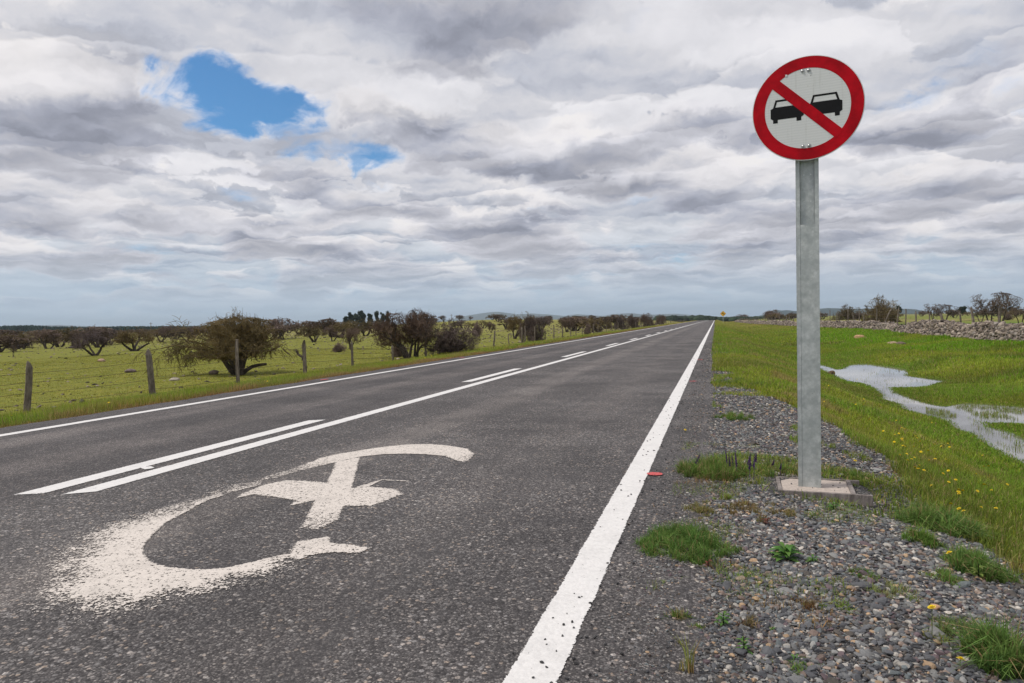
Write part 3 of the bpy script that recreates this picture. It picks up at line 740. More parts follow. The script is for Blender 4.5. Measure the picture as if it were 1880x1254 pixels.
def add_pebbles(n, x0, x1, y0, y1, s0, s1, base, gmin=0.35, dark=0.0, keep=None, sink=0.3):
    global off
    X, Y = scatter(n, x0, x1, y0, y1)
    g = gravelmask(X, Y); m = g > (gmin + (rng.random(n) - 0.5) * 0.5)
    m &= ~((X > PAD[0]) & (X < PAD[1]) & (Y > PAD[2]) & (Y < PAD[3]))
    # finer towards the asphalt
    q = sst(-0.42, 0.18, X + 0.25 * (fbm(X, Y, 1.2, 2, 77) - 0.5))
    m &= rng.random(n) < (0.22 + 0.78 * q)
    X, Y, q = X[m], Y[m], q[m]
    Z = np.where(X < -0.16, 0.0, ground(X, Y)); P = np.stack([X, Y, Z], -1)
    f = in_frame(P); X, Y, q, Z, P = X[f], Y[f], q[f], Z[f], P[f]
    sz = (s0 + (s1 - s0) * rng.random(len(X)) ** 2.4) * (0.42 + 0.58 * q)
    P[:, 2] += sz * (0.5 - sink) * rng.uniform(0.0, 1.6, len(X))
    c = PEB[rng.choice(len(PEB), len(X), p=PPR)] * rng.uniform(0.75, 1.25, (len(X), 1))
    c = c * (0.85 + 0.15 * q)[:, None]
    V, Fq, C = stones(P, sz, rng, base, c, flat=(0.35, 0.75))
    parts_v.append(V); parts_f.append(Fq + off); parts_c.append(C); off += len(V)
add_pebbles(50000, -0.42, 2.1, 1.9, 4.6, 0.0045, 0.0185, ICO2)
add_pebbles(30000, -0.36, 0.35, 1.9, 9.0, 0.005, 0.011, ICO1, gmin=0.05)
add_pebbles(28000, -0.40, 2.1, 4.6, 8.5, 0.007, 0.022, ICO1)
add_pebbles(26000, -0.40, 2.2, 8.5, 17, 0.011, 0.030, ICO1)
add_pebbles(9000, -0.35, 1.0, 17, 32, 0.02, 0.05, ICO1, gmin=0.25)
# a few larger ones and loose dark chips on the white line and shoulder
add_pebbles(260, -0.0, 2.0, 2.2, 8, 0.022, 0.040, ICO2)
n = 420; X = -0.50 + np.abs(rng.normal(0, 0.10, n)) * np.where(rng.random(n) < 0.25, -1, 1) ; Y = 2 + 28 * rng.random(n) ** 1.7
c = np.array([0.03, 0.03, 0.032]) * rng.uniform(0.7, 2.2, (n, 1)); sz = rng.uniform(0.0035, 0.0085, n) * (1 + Y / 25)
V, Fq, C = stones(np.stack([X, Y, 0.006 + 0 * X], -1), sz, rng, ICO1, c); parts_v.append(V); parts_f.append(Fq + off); parts_c.append(C); off += len(V)
grv = mesh_obj('gravel', np.concatenate(parts_v), np.concatenate(parts_f), M['pebble'], col=np.concatenate(parts_c) * np.array([1.20, 1.15, 1.10]), smooth=False)
tag(grv, 'grey and tan pebbles spread over the road shoulder', 'gravel', kind='stuff')

# ------------------------------------------------------------------ grass
def blades(P, h, wd_, rng, col, seg=2, lean=0.45):
    N = len(P); a = rng.uniform(0, 2 * np.pi, N); b = rng.uniform(0, 2 * np.pi, N)
    side = np.stack([np.cos(a), np.sin(a), 0 * a], -1) * (wd_ / 2)[:, None]
    ln = np.abs(rng.normal(0, lean, N)) ; dr = np.stack([np.cos(b), np.sin(b), 0 * b], -1)
    tip = P + dr * (ln * h)[:, None] + np.array([0, 0, 1]) * (h * np.sqrt(np.clip(1 - 0.5 * ln ** 2, 0.15, 1)))[:, None]
    if seg == 1:
        V = np.stack([P - side, P + side, tip], 1); F0 = np.array([[0, 1, 2]]); k = 3
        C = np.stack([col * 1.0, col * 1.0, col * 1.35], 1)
    else:
        mid = P + dr * (ln * h * 0.30)[:, None] + np.array([0, 0, 0.58]) * h[:, None]
        V = np.stack([P - side, P + side, mid + side * 0.8, mid - side * 0.8, tip], 1); k = 5
        F0 = np.array([[0, 1, 2], [0, 2, 3], [3, 2, 4]])
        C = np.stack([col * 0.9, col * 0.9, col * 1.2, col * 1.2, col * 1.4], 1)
    Fq = (F0[None] + (np.arange(N) * k)[:, None, None]).reshape(-1, 3)
    return V.reshape(-1, 3), Fq, C.reshape(-1, 3)
class Acc:
    def __init__(s): s.v = []; s.f = []; s.c = []; s.o = 0
    def add(s, V, Fq, C): s.v.append(V); s.f.append(Fq + s.o); s.c.append(C); s.o += len(V)
    def build(s, name, m, parent=None, smooth=False): return mesh_obj(name, np.concatenate(s.v), np.concatenate(s.f), m, parent, col=np.concatenate(s.c), smooth=smooth)
def gvar(c, rng, n):
    c = c * rng.uniform(0.45, 1.65, (n, 1))
    t = rng.random(n); c = np.where((t < 0.10)[:, None], DRY * rng.uniform(0.7, 1.4, (n, 1)), c)
    c = np.where(((t > 0.13) & (t < 0.24))[:, None], c * np.array([1.35, 1.05, 0.8]), c)
    return c
def sow(acc, n, x0, x1, y0, y1, h0, h1, w0, w1, seg, cond=None, hfun=None, cfun=None, lean=0.45):
    X, Y = scatter(n, x0, x1, y0, y1)
    m = in_frame(np.stack([X, Y, 0 * X - 0.4], -1), 90)
    if cond is not None: m &= cond(X, Y)
    X, Y = X[m], Y[m]; m = water_sd(X, Y) > -0.12; X, Y = X[m], Y[m]
    Z = ground(X, Y); n = len(X)
    h = rng.uniform(h0, h1, n) * (0.55 + 0.9 * fbm(X, Y, 0.8, 3, 13))
    h = h * (0.28 + 0.72 * sst(0.05, 0.9, water_sd(X, Y)))
    if hfun is not None: h = h * hfun(X, Y)
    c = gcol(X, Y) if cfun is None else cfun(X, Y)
    c = gvar(c, rng, n) * np.where(X < -4, 1.16, 1.12)[:, None]
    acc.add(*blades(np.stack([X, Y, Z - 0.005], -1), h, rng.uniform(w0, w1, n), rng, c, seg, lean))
notgr = lambda X, Y: rng.random(len(X)) > np.clip(gravelmask(X, Y) * 1.15, 0, 1)
ga = Acc()
sow(ga, 170000, 1.0, 4.6, 2.0, 10, 0.035, 0.10, 0.003, 0.006, 2, notgr)
sow(ga, 210000, -0.1, 7, 10, 22, 0.05, 0.12, 0.006, 0.012, 2, notgr)
sow(ga, 120000, 6, 18, 8, 26, 0.06, 0.13, 0.010, 0.018, 1)
sow(ga, 230000, -0.15, 19, 22, 50, 0.05, 0.14, 0.014, 0.03, 1, notgr)
sow(ga, 120000, -0.15, 19, 50, 130, 0.06, 0.16, 0.03, 0.08, 1, notgr)
sow(ga, 60000, -0.05, 1.7, 4.4, 15, 0.03, 0.07, 0.003, 0.007, 2, lambda X, Y: (fbm(X, Y, 1.5, 3, 91) + 0.012 * (Y - 6) + 0.06 * (X - 0.4) > 0.60) & ~((X > 0.30) & (X < 0.98) & (Y > 4.75) & (Y < 5.3)), lean=0.8)
sow(ga, 26000, 3, 12, 5, 36, 0.03, 0.08, 0.006, 0.014, 1, lambda X, Y: (water_sd(X, Y) < 0.22) & (vn(X, Y, 2.5, 6) > 0.35), cfun=lambda X, Y: np.broadcast_to(np.array([0.12, 0.19, 0.02]), X.shape + (3,)))
sow(ga, 42000, -0.3, 1.9, 1.9, 6.5, 0.015, 0.055, 0.0018, 0.0036, 2, lambda X, Y: (fbm(X, Y, 2.6, 3, 97) > 0.595) & ~((X > 0.34) & (X < 0.94) & (Y > 4.8) & (Y < 5.27)), cfun=lambda X, Y: np.where((vn(X, Y, 1.7, 12) > 0.6)[:, None], np.array([0.19, 0.13, 0.05]), np.array([0.14, 0.20, 0.045])), lean=0.9)
# taller, lusher tufts along the wall foot and the ditch edge
sow(ga, 60000, 9, 13.4, 22, 75, 0.10, 0.24, 0.02, 0.045, 1, lambda X, Y: fbm(X, Y, 0.3, 3, 17) > 0.52, cfun=lambda X, Y: np.broadcast_to(LUSH * 1.1, X.shape + (3,)))
sow(ga, 60000, 3, 9, 5, 36, 0.10, 0.18, 0.008, 0.016, 2, lambda X, Y: np.abs(water_sd(X, Y) - 0.12) < 0.16 + 0.15 * vn(X, Y, 1.2, 5), cfun=lambda X, Y: np.broadcast_to(np.array([0.11, 0.185, 0.02]), X.shape + (3,)))
sow(ga, 60000, -0.2, 14, 130, 340, 0.10, 0.2, 0.10, 0.25, 1)
tag(ga.build('grass', M['blade']), 'green roadside grass running down to the flooded ditch and the stone wall', 'grass', kind='stuff')
# reeds standing in the water
gw = Acc()
def sow_water(n, px0, px1, py0, py1, thr):
    x = rng.uniform(px0, px1, n); y_ = rng.uniform(py0, py1, n)
    P = np.array([at(a, b, WZ) for a, b in zip(x, y_)]); d = water_sd(P[:, 0], P[:, 1])
    m = (d < 0) & (d > -1.3) & (fbm(P[:, 0] * 1.2, P[:, 1] * 0.7, 1.6, 3, 19) > thr); P = P[m]; n = len(P)
    c = gvar(np.tile(np.array([0.16, 0.21, 0.03]), (n, 1)), rng, n)
    gw.add(*blades(P - np.array([0, 0, 0.02]), rng.uniform(0.04, 0.10, n), rng.uniform(0.006, 0.011, n), rng, c, 1, 0.3))
sow_water(6500, 1700, 1880, 736, 768, 0.47); sow_water(1300, 1780, 1880, 768, 840, 0.50); sow_water(1500, 1505, 1740, 665, 712, 0.53); sow_water(900, 1620, 1720, 712, 750, 0.52)
tag(gw.build('marsh_grass', M['blade']), 'thin marsh grass standing out of the ditch water', 'marsh grass', kind='stuff')
gl_ = Acc()
def vergeh(X, Y): return 0.35 + 1.1 * sst(-8.4, -9.6, X)
sow(gl_, 170000, -13.2, -8.35, 3.0, 28, 0.05, 0.14, 0.006, 0.012, 1, hfun=vergeh)
sow(gl_, 90000, -13.2, -8.35, 28, 110, 0.07, 0.17, 0.02, 0.05, 1, hfun=vergeh)
sow(gl_, 30000, -13.4, -8.35, 110, 350, 0.10, 0.22, 0.06, 0.14, 1, hfun=vergeh)
sow(gl_, 160000, -40, -13, 6, 45, 0.02, 0.05, 0.010, 0.024, 1)
tag(gl_.build('grass', M['blade']), 'dry green grass on the verge and pasture across the road', 'grass', kind='stuff')

# ------------------------------------------------------------------ field stones
fs = Acc()
n = 22000; X = -13 - 130 * rng.random(n) ** 1.3; Y = 8 + 190 * rng.random(n) ** 1.25
cl = fbm(X, Y, 0.12, 3, 23); m = (cl > 0.40) & in_frame(np.stack([X, Y, 0 * X - .5], -1)); X, Y = X[m], Y[m]; n = len(X)
sz = (0.018 + 0.065 * rng.random(n) ** 3) * (1 + Y / 70)
SCOL = np.array([[0.16, 0.13, 0.105], [0.28, 0.23, 0.19], [0.07, 0.06, 0.05], [0.36, 0.29, 0.23], [0.12, 0.10, 0.09]])
fs.add(*stones(np.stack([X, Y, ground(X, Y) + sz * 0.1], -1), sz, rng, ICO1, SCOL[rng.integers(0, 5, n)] * rng.uniform(0.7, 1.2, (n, 1)), flat=(0.3, 0.6)))
n = 300; X = rng.uniform(20, 120, n); Y = rng.uniform(50, 260, n)
sz = 0.06 + 0.2 * rng.random(n) ** 3
fs.add(*stones(np.stack([X, Y, ground(X, Y) + sz * 0.1], -1), sz, rng, ICO1, SCOL[rng.integers(0, 5, n)] * rng.uniform(0.8, 1.5, (n, 1)), flat=(0.3, 0.6)))
tag(fs.build('scattered_stones', M['stone']), 'small stones and clods strewn across the grazed pasture', 'stones', kind='stuff')

def rock(x, y, wpx, hpx, col, label, seed, z=None):
    p = hit(x, y) if z is None else at(x, y, z)
    dpt = proj(p[None])[2][0]
    s = dpt / F_PX; r = np.random.default_rng(seed)
    V0, F0 = ICO3; V = V0.copy()
    for _ in range(9):
        nrm = r.normal(size=3); nrm /= np.linalg.norm(nrm); h = r.uniform(0.6, 0.88); q = V @ nrm
        V = V - np.where(q > h, q - h, 0)[:, None] * nrm
    V = V * (1 + 0.10 * (fbm(V0[:, 0] * 2 + seed, V0[:, 1] * 2 + V0[:, 2] * 1.3, 2.0, 3, 2) - 0.5))[:, None]
    V = V * np.array([wpx * s / 1.75, wpx * s / 2.1, hpx * s / 1.35])
    V[:, 2] += hpx * s * 0.22
    o = mesh_obj('rock', V, F0, M['stone'], col=np.tile(np.array(col), (len(V), 1)), smooth=True, loc=tuple(p))
    o.rotation_euler = (0, 0, r.uniform(-0.4, 0.4))
    return tag(o, label, 'rock')
rock(1578, 623, 17, 10, (0.48, 0.30, 0.17), 'orange-tan boulder alone in the meadow grass before the stone wall', 1)
rock(1639, 632, 17, 6, (0.36, 0.26, 0.18), 'low tan boulder touching a greyer one in the meadow', 2)
rock(1655, 633, 16, 7, (0.20, 0.15, 0.12), 'grey-brown boulder beside the low tan one in the meadow', 3)
rock(1526, 687, 12, 8, (0.12, 0.085, 0.055), 'brown rock at the narrow end of the ditch water', 4)
rock(393, 687, 18, 8, (0.22, 0.17, 0.14), 'grey rock in the shade left of the big spreading thorn tree', 5)
rock(320, 699, 17, 8, (0.38, 0.33, 0.27), 'pale jagged rock in the pasture behind the fence wires', 6)
rock(238, 683, 21, 6, (0.17, 0.13, 0.12), 'flat purplish-grey rock in the open pasture near a pointed post', 7)
rock(187, 664, 14, 6, (0.40, 0.27, 0.20), 'pinkish stone heap below the forked thorn tree', 8)
rock(138, 639, 22, 5, (0.15, 0.12, 0.12), 'dark flat rock left of the forked thorn tree', 9)
rock(100, 750, 12, 5, (0.25, 0.21, 0.17), 'small grey stone behind the leftmost fence post', 10)
rock(1718, 1121, 16, 9, (0.46, 0.28, 0.17), 'orange stone under the lone dandelion on the gravel', 12)

# ------------------------------------------------------------------ thorn trees
def grow(r, S0, D, L, R0, R1, nseg, jit_, up=0.0):
    N = len(S0); P = np.empty((N, nseg + 1, 3)); P[:, 0] = S0; d = D.copy()
    for s in range(nseg):
        d = d + r.normal(0, jit_, (N, 3)); d[:, 2] += up; d /= np.linalg.norm(d, axis=1, keepdims=True) + 1e-9
        P[:, s + 1] = P[:, s] + d * (L / nseg)[:, None]
    Rd = R0[:, None] + (R1 - R0)[:, None] * np.linspace(0, 1, nseg + 1)[None]
    return P, Rd
def spawn(r, P, Rd, L, kch, ang, ratio, tmin, rr):
    N, S, _ = P.shape; n = N * kch
    pi_ = np.repeat(np.arange(N), kch); t = r.uniform(tmin, 1.0, n) * (S - 1); i0 = np.minimum(t.astype(int), S - 2); f = (t - i0)[:, None]
    st = P[pi_, i0] * (1 - f) + P[pi_, i0 + 1] * f
    d0 = P[pi_, i0 + 1] - P[pi_, i0]; d0 /= np.linalg.norm(d0, axis=1, keepdims=True) + 1e-9
    rnd = r.normal(size=(n, 3)); rnd -= (rnd * d0).sum(1, keepdims=True) * d0; rnd /= np.linalg.norm(rnd, axis=1, keepdims=True)
    a = r.normal(ang, ang * 0.3, n)[:, None]
    d = d0 * np.cos(a) + rnd * np.sin(a)
    Lc = L[pi_] * ratio * r.uniform(0.55, 1.25, n); Rc = (Rd[pi_, i0] * rr) * r.uniform(0.7, 1.0, n)
    return st, d, Lc, Rc
def make_tree(seed, stems=3, clear=0.22, cull=0.24, dome=(1.0, 0.40), zc=0.60, ks=(5, 5, 6, 6), spread=(18, 46), twig_r=0.0035, leaves=3000, leafc=((0.18, 0.14, 0.07), (0.11, 0.09, 0.04)), twigc=((0.075, 0.055, 0.045), (0.12, 0.095, 0.08)), trunk_r=0.05, extra=None, low=0.0, spikes=0):
    """unit tree: height 1, crown half-width 1; returns (trunk V,F), (crown V,F,C)"""
    r = np.random.default_rng(seed)
    az = np.linspace(0, 2 * np.pi, stems, endpoint=False) + r.uniform(0, 6.28); ti = np.radians(r.uniform(*spread, stems))
    D = np.stack([np.cos(az) * np.sin(ti), np.sin(az) * np.sin(ti), np.cos(ti)], -1)
    S0 = np.stack([0.03 * np.cos(az), 0.03 * np.sin(az), np.full(stems, -0.03)], -1)
    L = r.uniform(0.45, 0.65, stems); R0 = np.full(stems, trunk_r) * r.uniform(0.75, 1.1, stems)
    if extra is not None:
        eD = np.array([e[0] for e in extra], float); eD /= np.linalg.norm(eD, axis=1, keepdims=True)
        D = np.concatenate([D, eD]); S0 = np.concatenate([S0, np.array([e[1] for e in extra], float)]); L = np.concatenate([L, [e[2] for e in extra]]); R0 = np.concatenate([R0, [e[3] for e in extra]])
    P, Rd = grow(r, S0, D, L, R0, R0 * 0.55, 6, 0.13)
    lev = [(P, Rd, 7)]
    cur = (P, Rd, L)
    spec = [(ks[0], 0.65, 0.85, clear / 0.6, 0.62, 5, 0.18, 0.02), (ks[1], 0.75, 0.72, 0.25, 0.6, 4, 0.2, 0.02), (ks[2], 0.85, 0.62, 0.15, 0.6, 3, 0.22, 0.0), (ks[3], 0.9, 0.55, 0.1, 0.6, 3, 0.28, 0.0)]
    for (kc, ang, ratio, tm, rr, ns, jt, up) in spec:
        st, d, Lc, Rc = spawn(r, cur[0], cur[1], cur[2], kc, ang, ratio, tm, rr)
        Rc = np.maximum(Rc, twig_r)
        P, Rd = grow(r, st, d, Lc, Rc, np.maximum(Rc * 0.5, twig_r * 0.6), ns, jt, up)
        lev.append((P, Rd, 5 if len(lev) < 3 else 3)); cur = (P, Rd, Lc)
    # envelope
    def env(P):
        q = P.reshape(-1, 3).copy(); c = np.array([0, 0, zc])
        e = (q - c) / np.array([dome[0], dome[0], dome[1]]); lob = 1 + 0.22 * (vn(np.arctan2(e[:, 1], e[:, 0]) * 1.2, e[:, 2] * 1.4, 1.1, seed) - 0.5) * 2
        rho = np.linalg.norm(e, axis=1) + 1e-9; up_ = q[:, 2] > 0.25
        lim = 0.92 * lob
        nr = np.where(rho > lim, lim + (rho - lim) * 0.22, rho); e2 = e * (nr / rho)[:, None]
        # keep the space under the crown open
        q2 = c + e2 * np.array([dome[0], dome[0], dome[1]])
        rad = np.hypot(q[:, 0], q[:, 1])
        w_ = (sst(0.12, 0.3, rad) * 0.5 + 0.5)[:, None] * sst(0.20, 0.42, q[:, 2])[:, None] if cull > 0 else (sst(0.12, 0.3, rad) * 0.5 + 0.5)[:, None] * sst(0.02, 0.2, q[:, 2])[:, None]
        q = q2 * w_ + q * (1 - w_)
        q[:, 2] = np.maximum(q[:, 2], low + 0.0)
        return q.reshape(P.shape)
    if extra is not None: big = [0]
    outl = []
    if cull > 0:
        for i in range(1, len(lev)):
            P, Rd, kk = lev[i]; zz = P[:, :, 2].min(1) if i == 1 else P[:, :, 2].mean(1); keep = zz > cull + 0.10 * r.random(len(P)) - (0.06 if i == 1 else 0); lev[i] = (P[keep], Rd[keep], kk)
    for i, (P, Rd, kk) in enumerate(lev):
        outl.append((env(P) if extra is None else P * 1.0, Rd, kk))
    tv, tf = [], []; o = 0
    for (P, Rd, kk) in outl[:2]:
        if P is outl[0][0]: P = P.copy(); Rd = Rd.copy(); Rd[:, 0] *= 1.35
        V, Fq = tubes(P, Rd, kk); tv.append(V); tf.append(Fq + o); o += len(V)
    cv, cf, cc = [], [], []; o = 0
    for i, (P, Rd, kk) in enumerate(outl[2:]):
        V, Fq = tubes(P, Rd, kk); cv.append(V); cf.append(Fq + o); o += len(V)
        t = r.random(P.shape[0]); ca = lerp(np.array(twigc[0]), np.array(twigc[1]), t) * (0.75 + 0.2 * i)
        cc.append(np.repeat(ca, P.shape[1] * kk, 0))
    P = outl[-1][0]; tri = []
    if spikes:
        pt = outl[-2][0][:, -1]; sel = pt[np.argsort(-pt[:, 2])[:spikes * 3]]; sel = sel[r.choice(len(sel), spikes, replace=False)]
        dd = r.normal(0, 0.25, (spikes, 3)); dd[:, 2] = 1
        Ps, Rs = grow(r, sel, dd, r.uniform(0.04, 0.13, spikes), np.full(spikes, twig_r * 0.9), np.full(spikes, twig_r * 0.5), 3, 0.15)
        V, Fq = tubes(Ps, Rs, 3); cv.append(V); cf.append(Fq + o); o += len(V); cc.append(np.tile(np.array(twigc[0]), (len(V), 1)))
    V = np.concatenate(cv); Fl = [np.concatenate(cf)]; C = np.concatenate(cc)
    if leaves:
        pts = P.reshape(-1, 3); sel = pts[r.integers(0, len(pts), leaves)] + r.normal(0, 0.012, (leaves, 3))
        s = r.uniform(0.008, 0.018, leaves)[:, None] * (twig_r / 0.0035) ** 0.5
        A = r.normal(size=(leaves, 3)); A /= np.linalg.norm(A, axis=1, keepdims=True); B = np.cross(A, r.normal(size=(leaves, 3))); B /= np.linalg.norm(B, axis=1, keepdims=True)
        LV = np.stack([sel - A * s, sel + B * s * 0.7, sel + A * s], 1).reshape(-1, 3)
        Fl.append(np.arange(leaves * 3).reshape(-1, 3) + len(V)); V = np.concatenate([V, LV])
        C = np.concatenate([C, np.repeat(lerp(np.array(leafc[0]), np.array(leafc[1]), r.random(leaves)), 3, 0)])
    # normalise
    hx = np.percentile(np.abs(V[:, 0]), 99); hz = np.percentile(V[:, 2], 99.6)
    sc_ = np.array([1 / hx, 1 / hx, 1 / hz])
    if extra is not None: sc_ = np.array([1.0, 1.0, 1.0])
    return (np.concatenate(tv) * sc_, np.concatenate(tf)), (V * sc_, Fl, C)
def tree_meshes(nm, tm):
    (tv, tf), (cv, cfl, cc) = tm
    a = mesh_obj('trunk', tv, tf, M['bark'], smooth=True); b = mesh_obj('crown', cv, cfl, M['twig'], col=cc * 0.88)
    ra, rb = a.data, b.data; bpy.data.objects.remove(a); bpy.data.objects.remove(b)
    return ra, rb
def place_tree(proto, name, label, cat, x, yb, wpx, hpx, group=None, p=None, rz=None, dscale=1.0, rnd=random.Random(4)):
    if p is None: p = hit(x, yb)
    dpt = proj(np.array(p)[None])[2][0]; s = dpt / F_PX
    t = thing(name, label, cat, (p[0], p[1], p[2]), rnd.uniform(0, 6.28) if rz is None else rz, group, (wpx * s / 2, wpx * s / 2 * dscale, hpx * s))
    for nm, me in zip(('trunk', 'crown'), proto):
        o = bpy.data.objects.new(nm, me); COL.objects.link(o); o.parent = t
    return t
PURP = ((0.155, 0.115, 0.10), (0.25, 0.195, 0.175)); BRN = ((0.145, 0.115, 0.055), (0.22, 0.175, 0.10)); DK = ((0.12, 0.085, 0.068), (0.20, 0.155, 0.13))
mid = [tree_meshes('t', make_tree(s, stems=st, ks=(5, 5, 6, 6), twig_r=0.0042, leaves=5000, twigc=tw, dome=(1.0, dm), zc=z_, clear=0.25, leafc=lc))
       for s, st, tw, dm, z_, lc in ((1, 3, PURP, 0.36, 0.62, ((0.19, 0.135, 0.10), (0.12, 0.085, 0.06))), (2, 4, BRN, 0.34, 0.64, ((0.21, 0.14, 0.06), (0.14, 0.10, 0.045))), (3, 2, PURP, 0.38, 0.6, ((0.18, 0.13, 0.11), (0.11, 0.08, 0.065))), (4, 3, DK, 0.36, 0.62, ((0.15, 0.11, 0.07), (0.10, 0.07, 0.045))))]
bush = [tree_meshes('b', make_tree(s, stems=9, ks=(6, 6, 5, 5), spread=(10, 75), cull=0.0, twig_r=0.0050, leaves=11000, twigc=tw, dome=(1.0, 0.5), zc=0.5, clear=0.05, trunk_r=0.022, leafc=((0.17, 0.13, 0.09), (0.11, 0.085, 0.06)), spikes=25)) for s, tw in ((11, PURP), (12, DK), (13, BRN))]
farp = [tree_meshes('f', make_tree(s, stems=3, ks=(4, 4, 5, 4), twig_r=0.010, leaves=900, twigc=tw, dome=(1.0, 0.34), zc=0.64, clear=0.28)) for s, tw in ((21, PURP), (22, DK), (23, BRN))]
airy = [tree_meshes('a', make_tree(s, stems=2, ks=(5, 5, 5, 4), twig_r=0.0050, leaves=1500, twigc=DK, dome=(1.0, 0.30), zc=0.68, clear=0.35, spread=(15, 45), leafc=((0.13, 0.10, 0.07), (0.09, 0.07, 0.05)))) for s in (31, 32)]
# the big spreading tree: crown on five stems plus one long drooping limb
big_t = make_tree(7, stems=9, ks=(6, 6, 6, 7), spread=(8, 44), cull=0.24, twig_r=0.0036, leaves=15000, dome=(1.0, 0.37), zc=0.62, clear=0.2, trunk_r=0.055, twigc=BRN, leafc=((0.24, 0.15, 0.055), (0.14, 0.11, 0.035)), spikes=60)
T = 'thorn_tree'
gp = 'thorn trees across the pasture'
bt = place_tree(tree_meshes('big', big_t), T, 'large spreading brown thorn tree with a long low limb, right behind a fence post', 'tree', 438, 688, 140, 107, rz=0.4)
def limb(parent, pts, r0, seed, kk, tw, lv, col=BRN):
    """a long limb with its own twigs, as a part; pts in world metres relative to the parent's base (parent unscaled)"""
    r = np.random.default_rng(seed); P = np.array([pts], float)
    Rd = np.array([np.linspace(r0, r0 * 0.35, len(pts))]); L = np.array([np.linalg.norm(np.diff(P[0], axis=0), axis=1).sum()])
    V, Fq = tubes(P, Rd, 6); vs = [V]; fq = [Fq]; o = len(V); c = [np.tile(np.array(col[0]), (len(V), 1))]; cur = (P, Rd, L * 0.33)
    for i, (k_, ang, ratio) in enumerate(lv):
        st, d, Lc, Rc = spawn(r, cur[0], cur[1], cur[2], k_, ang, ratio, 0.25 if i == 0 else 0.1, 0.5); Rc = np.maximum(Rc, tw)
        Pn, Rn = grow(r, st, d, Lc, Rc, np.maximum(Rc * 0.5, tw * 0.6), 3, 0.20, -0.13)
        V, Fq = tubes(Pn, Rn, 3); vs.append(V); fq.append(Fq + o); o += len(V); c.append(np.repeat(lerp(np.array(col[0]), np.array(col[1]), r.random(len(Pn))), 12, 0)); cur = (Pn, Rn, Lc)
    return mesh_obj('limb', np.concatenate(vs), np.concatenate(fq), M['twig'], parent, col=np.concatenate(c))
b0 = np.array(bt.location); dp = proj(b0[None])[2][0]; s_ = dp / F_PX
def rel(x, y_, depth=0.0):   # world offset from the big tree's base in the plane across the view
    R_ = np.array(_r); U_ = np.array(_u); return R_ * (x - 430) * s_ + U_ * (688 - y_) * s_ + np.array([_f.x, _f.y, 0]) * depth
bti = bt.matrix_world.inverted() if False else None
big_root = bt
lm = []
def world_limb(pts, r0, seed, lv):
    o = limb(None, [tuple(rel(*p)) for p in pts], r0, seed, 0, 0.008, lv)
    V = np.empty(len(o.data.vertices) * 3, np.float32); o.data.vertices.foreach_get('co', V); V = V.reshape(-1, 3).astype(float)
    c_, s2 = math.cos(-0.4), math.sin(-0.4); sc = np.array(bt.scale)
    V = np.stack([V[:, 0] * c_ - V[:, 1] * s2, V[:, 0] * s2 + V[:, 1] * c_, V[:, 2]], -1) / sc
    o.data.vertices.foreach_set('co', V.astype(np.float32).ravel()); o.parent = bt
world_limb([(428, 672, 0), (405, 655, -.2), (380, 642, -.3), (350, 636, -.4), (318, 634, -.3), (290, 640, -.1)], 0.055, 3, [(16, 0.7, 0.9), (6, 0.7, 0.6), (4, 0.7, 0.5)])
world_limb([(400, 650, 0), (370, 632, -.2), (330, 622, -.3), (300, 626, .2)], 0.035, 5, [(12, 0.8, 0.9), (6, 0.8, 0.6), (4, 0.7, 0.5)])
world_limb([(372, 640, 0), (352, 650, -.2), (342, 660, -.3)], 0.025, 6, [(8, 0.7, 0.9), (6, 0.7, 0.6), (5, 0.7, 0.5)])
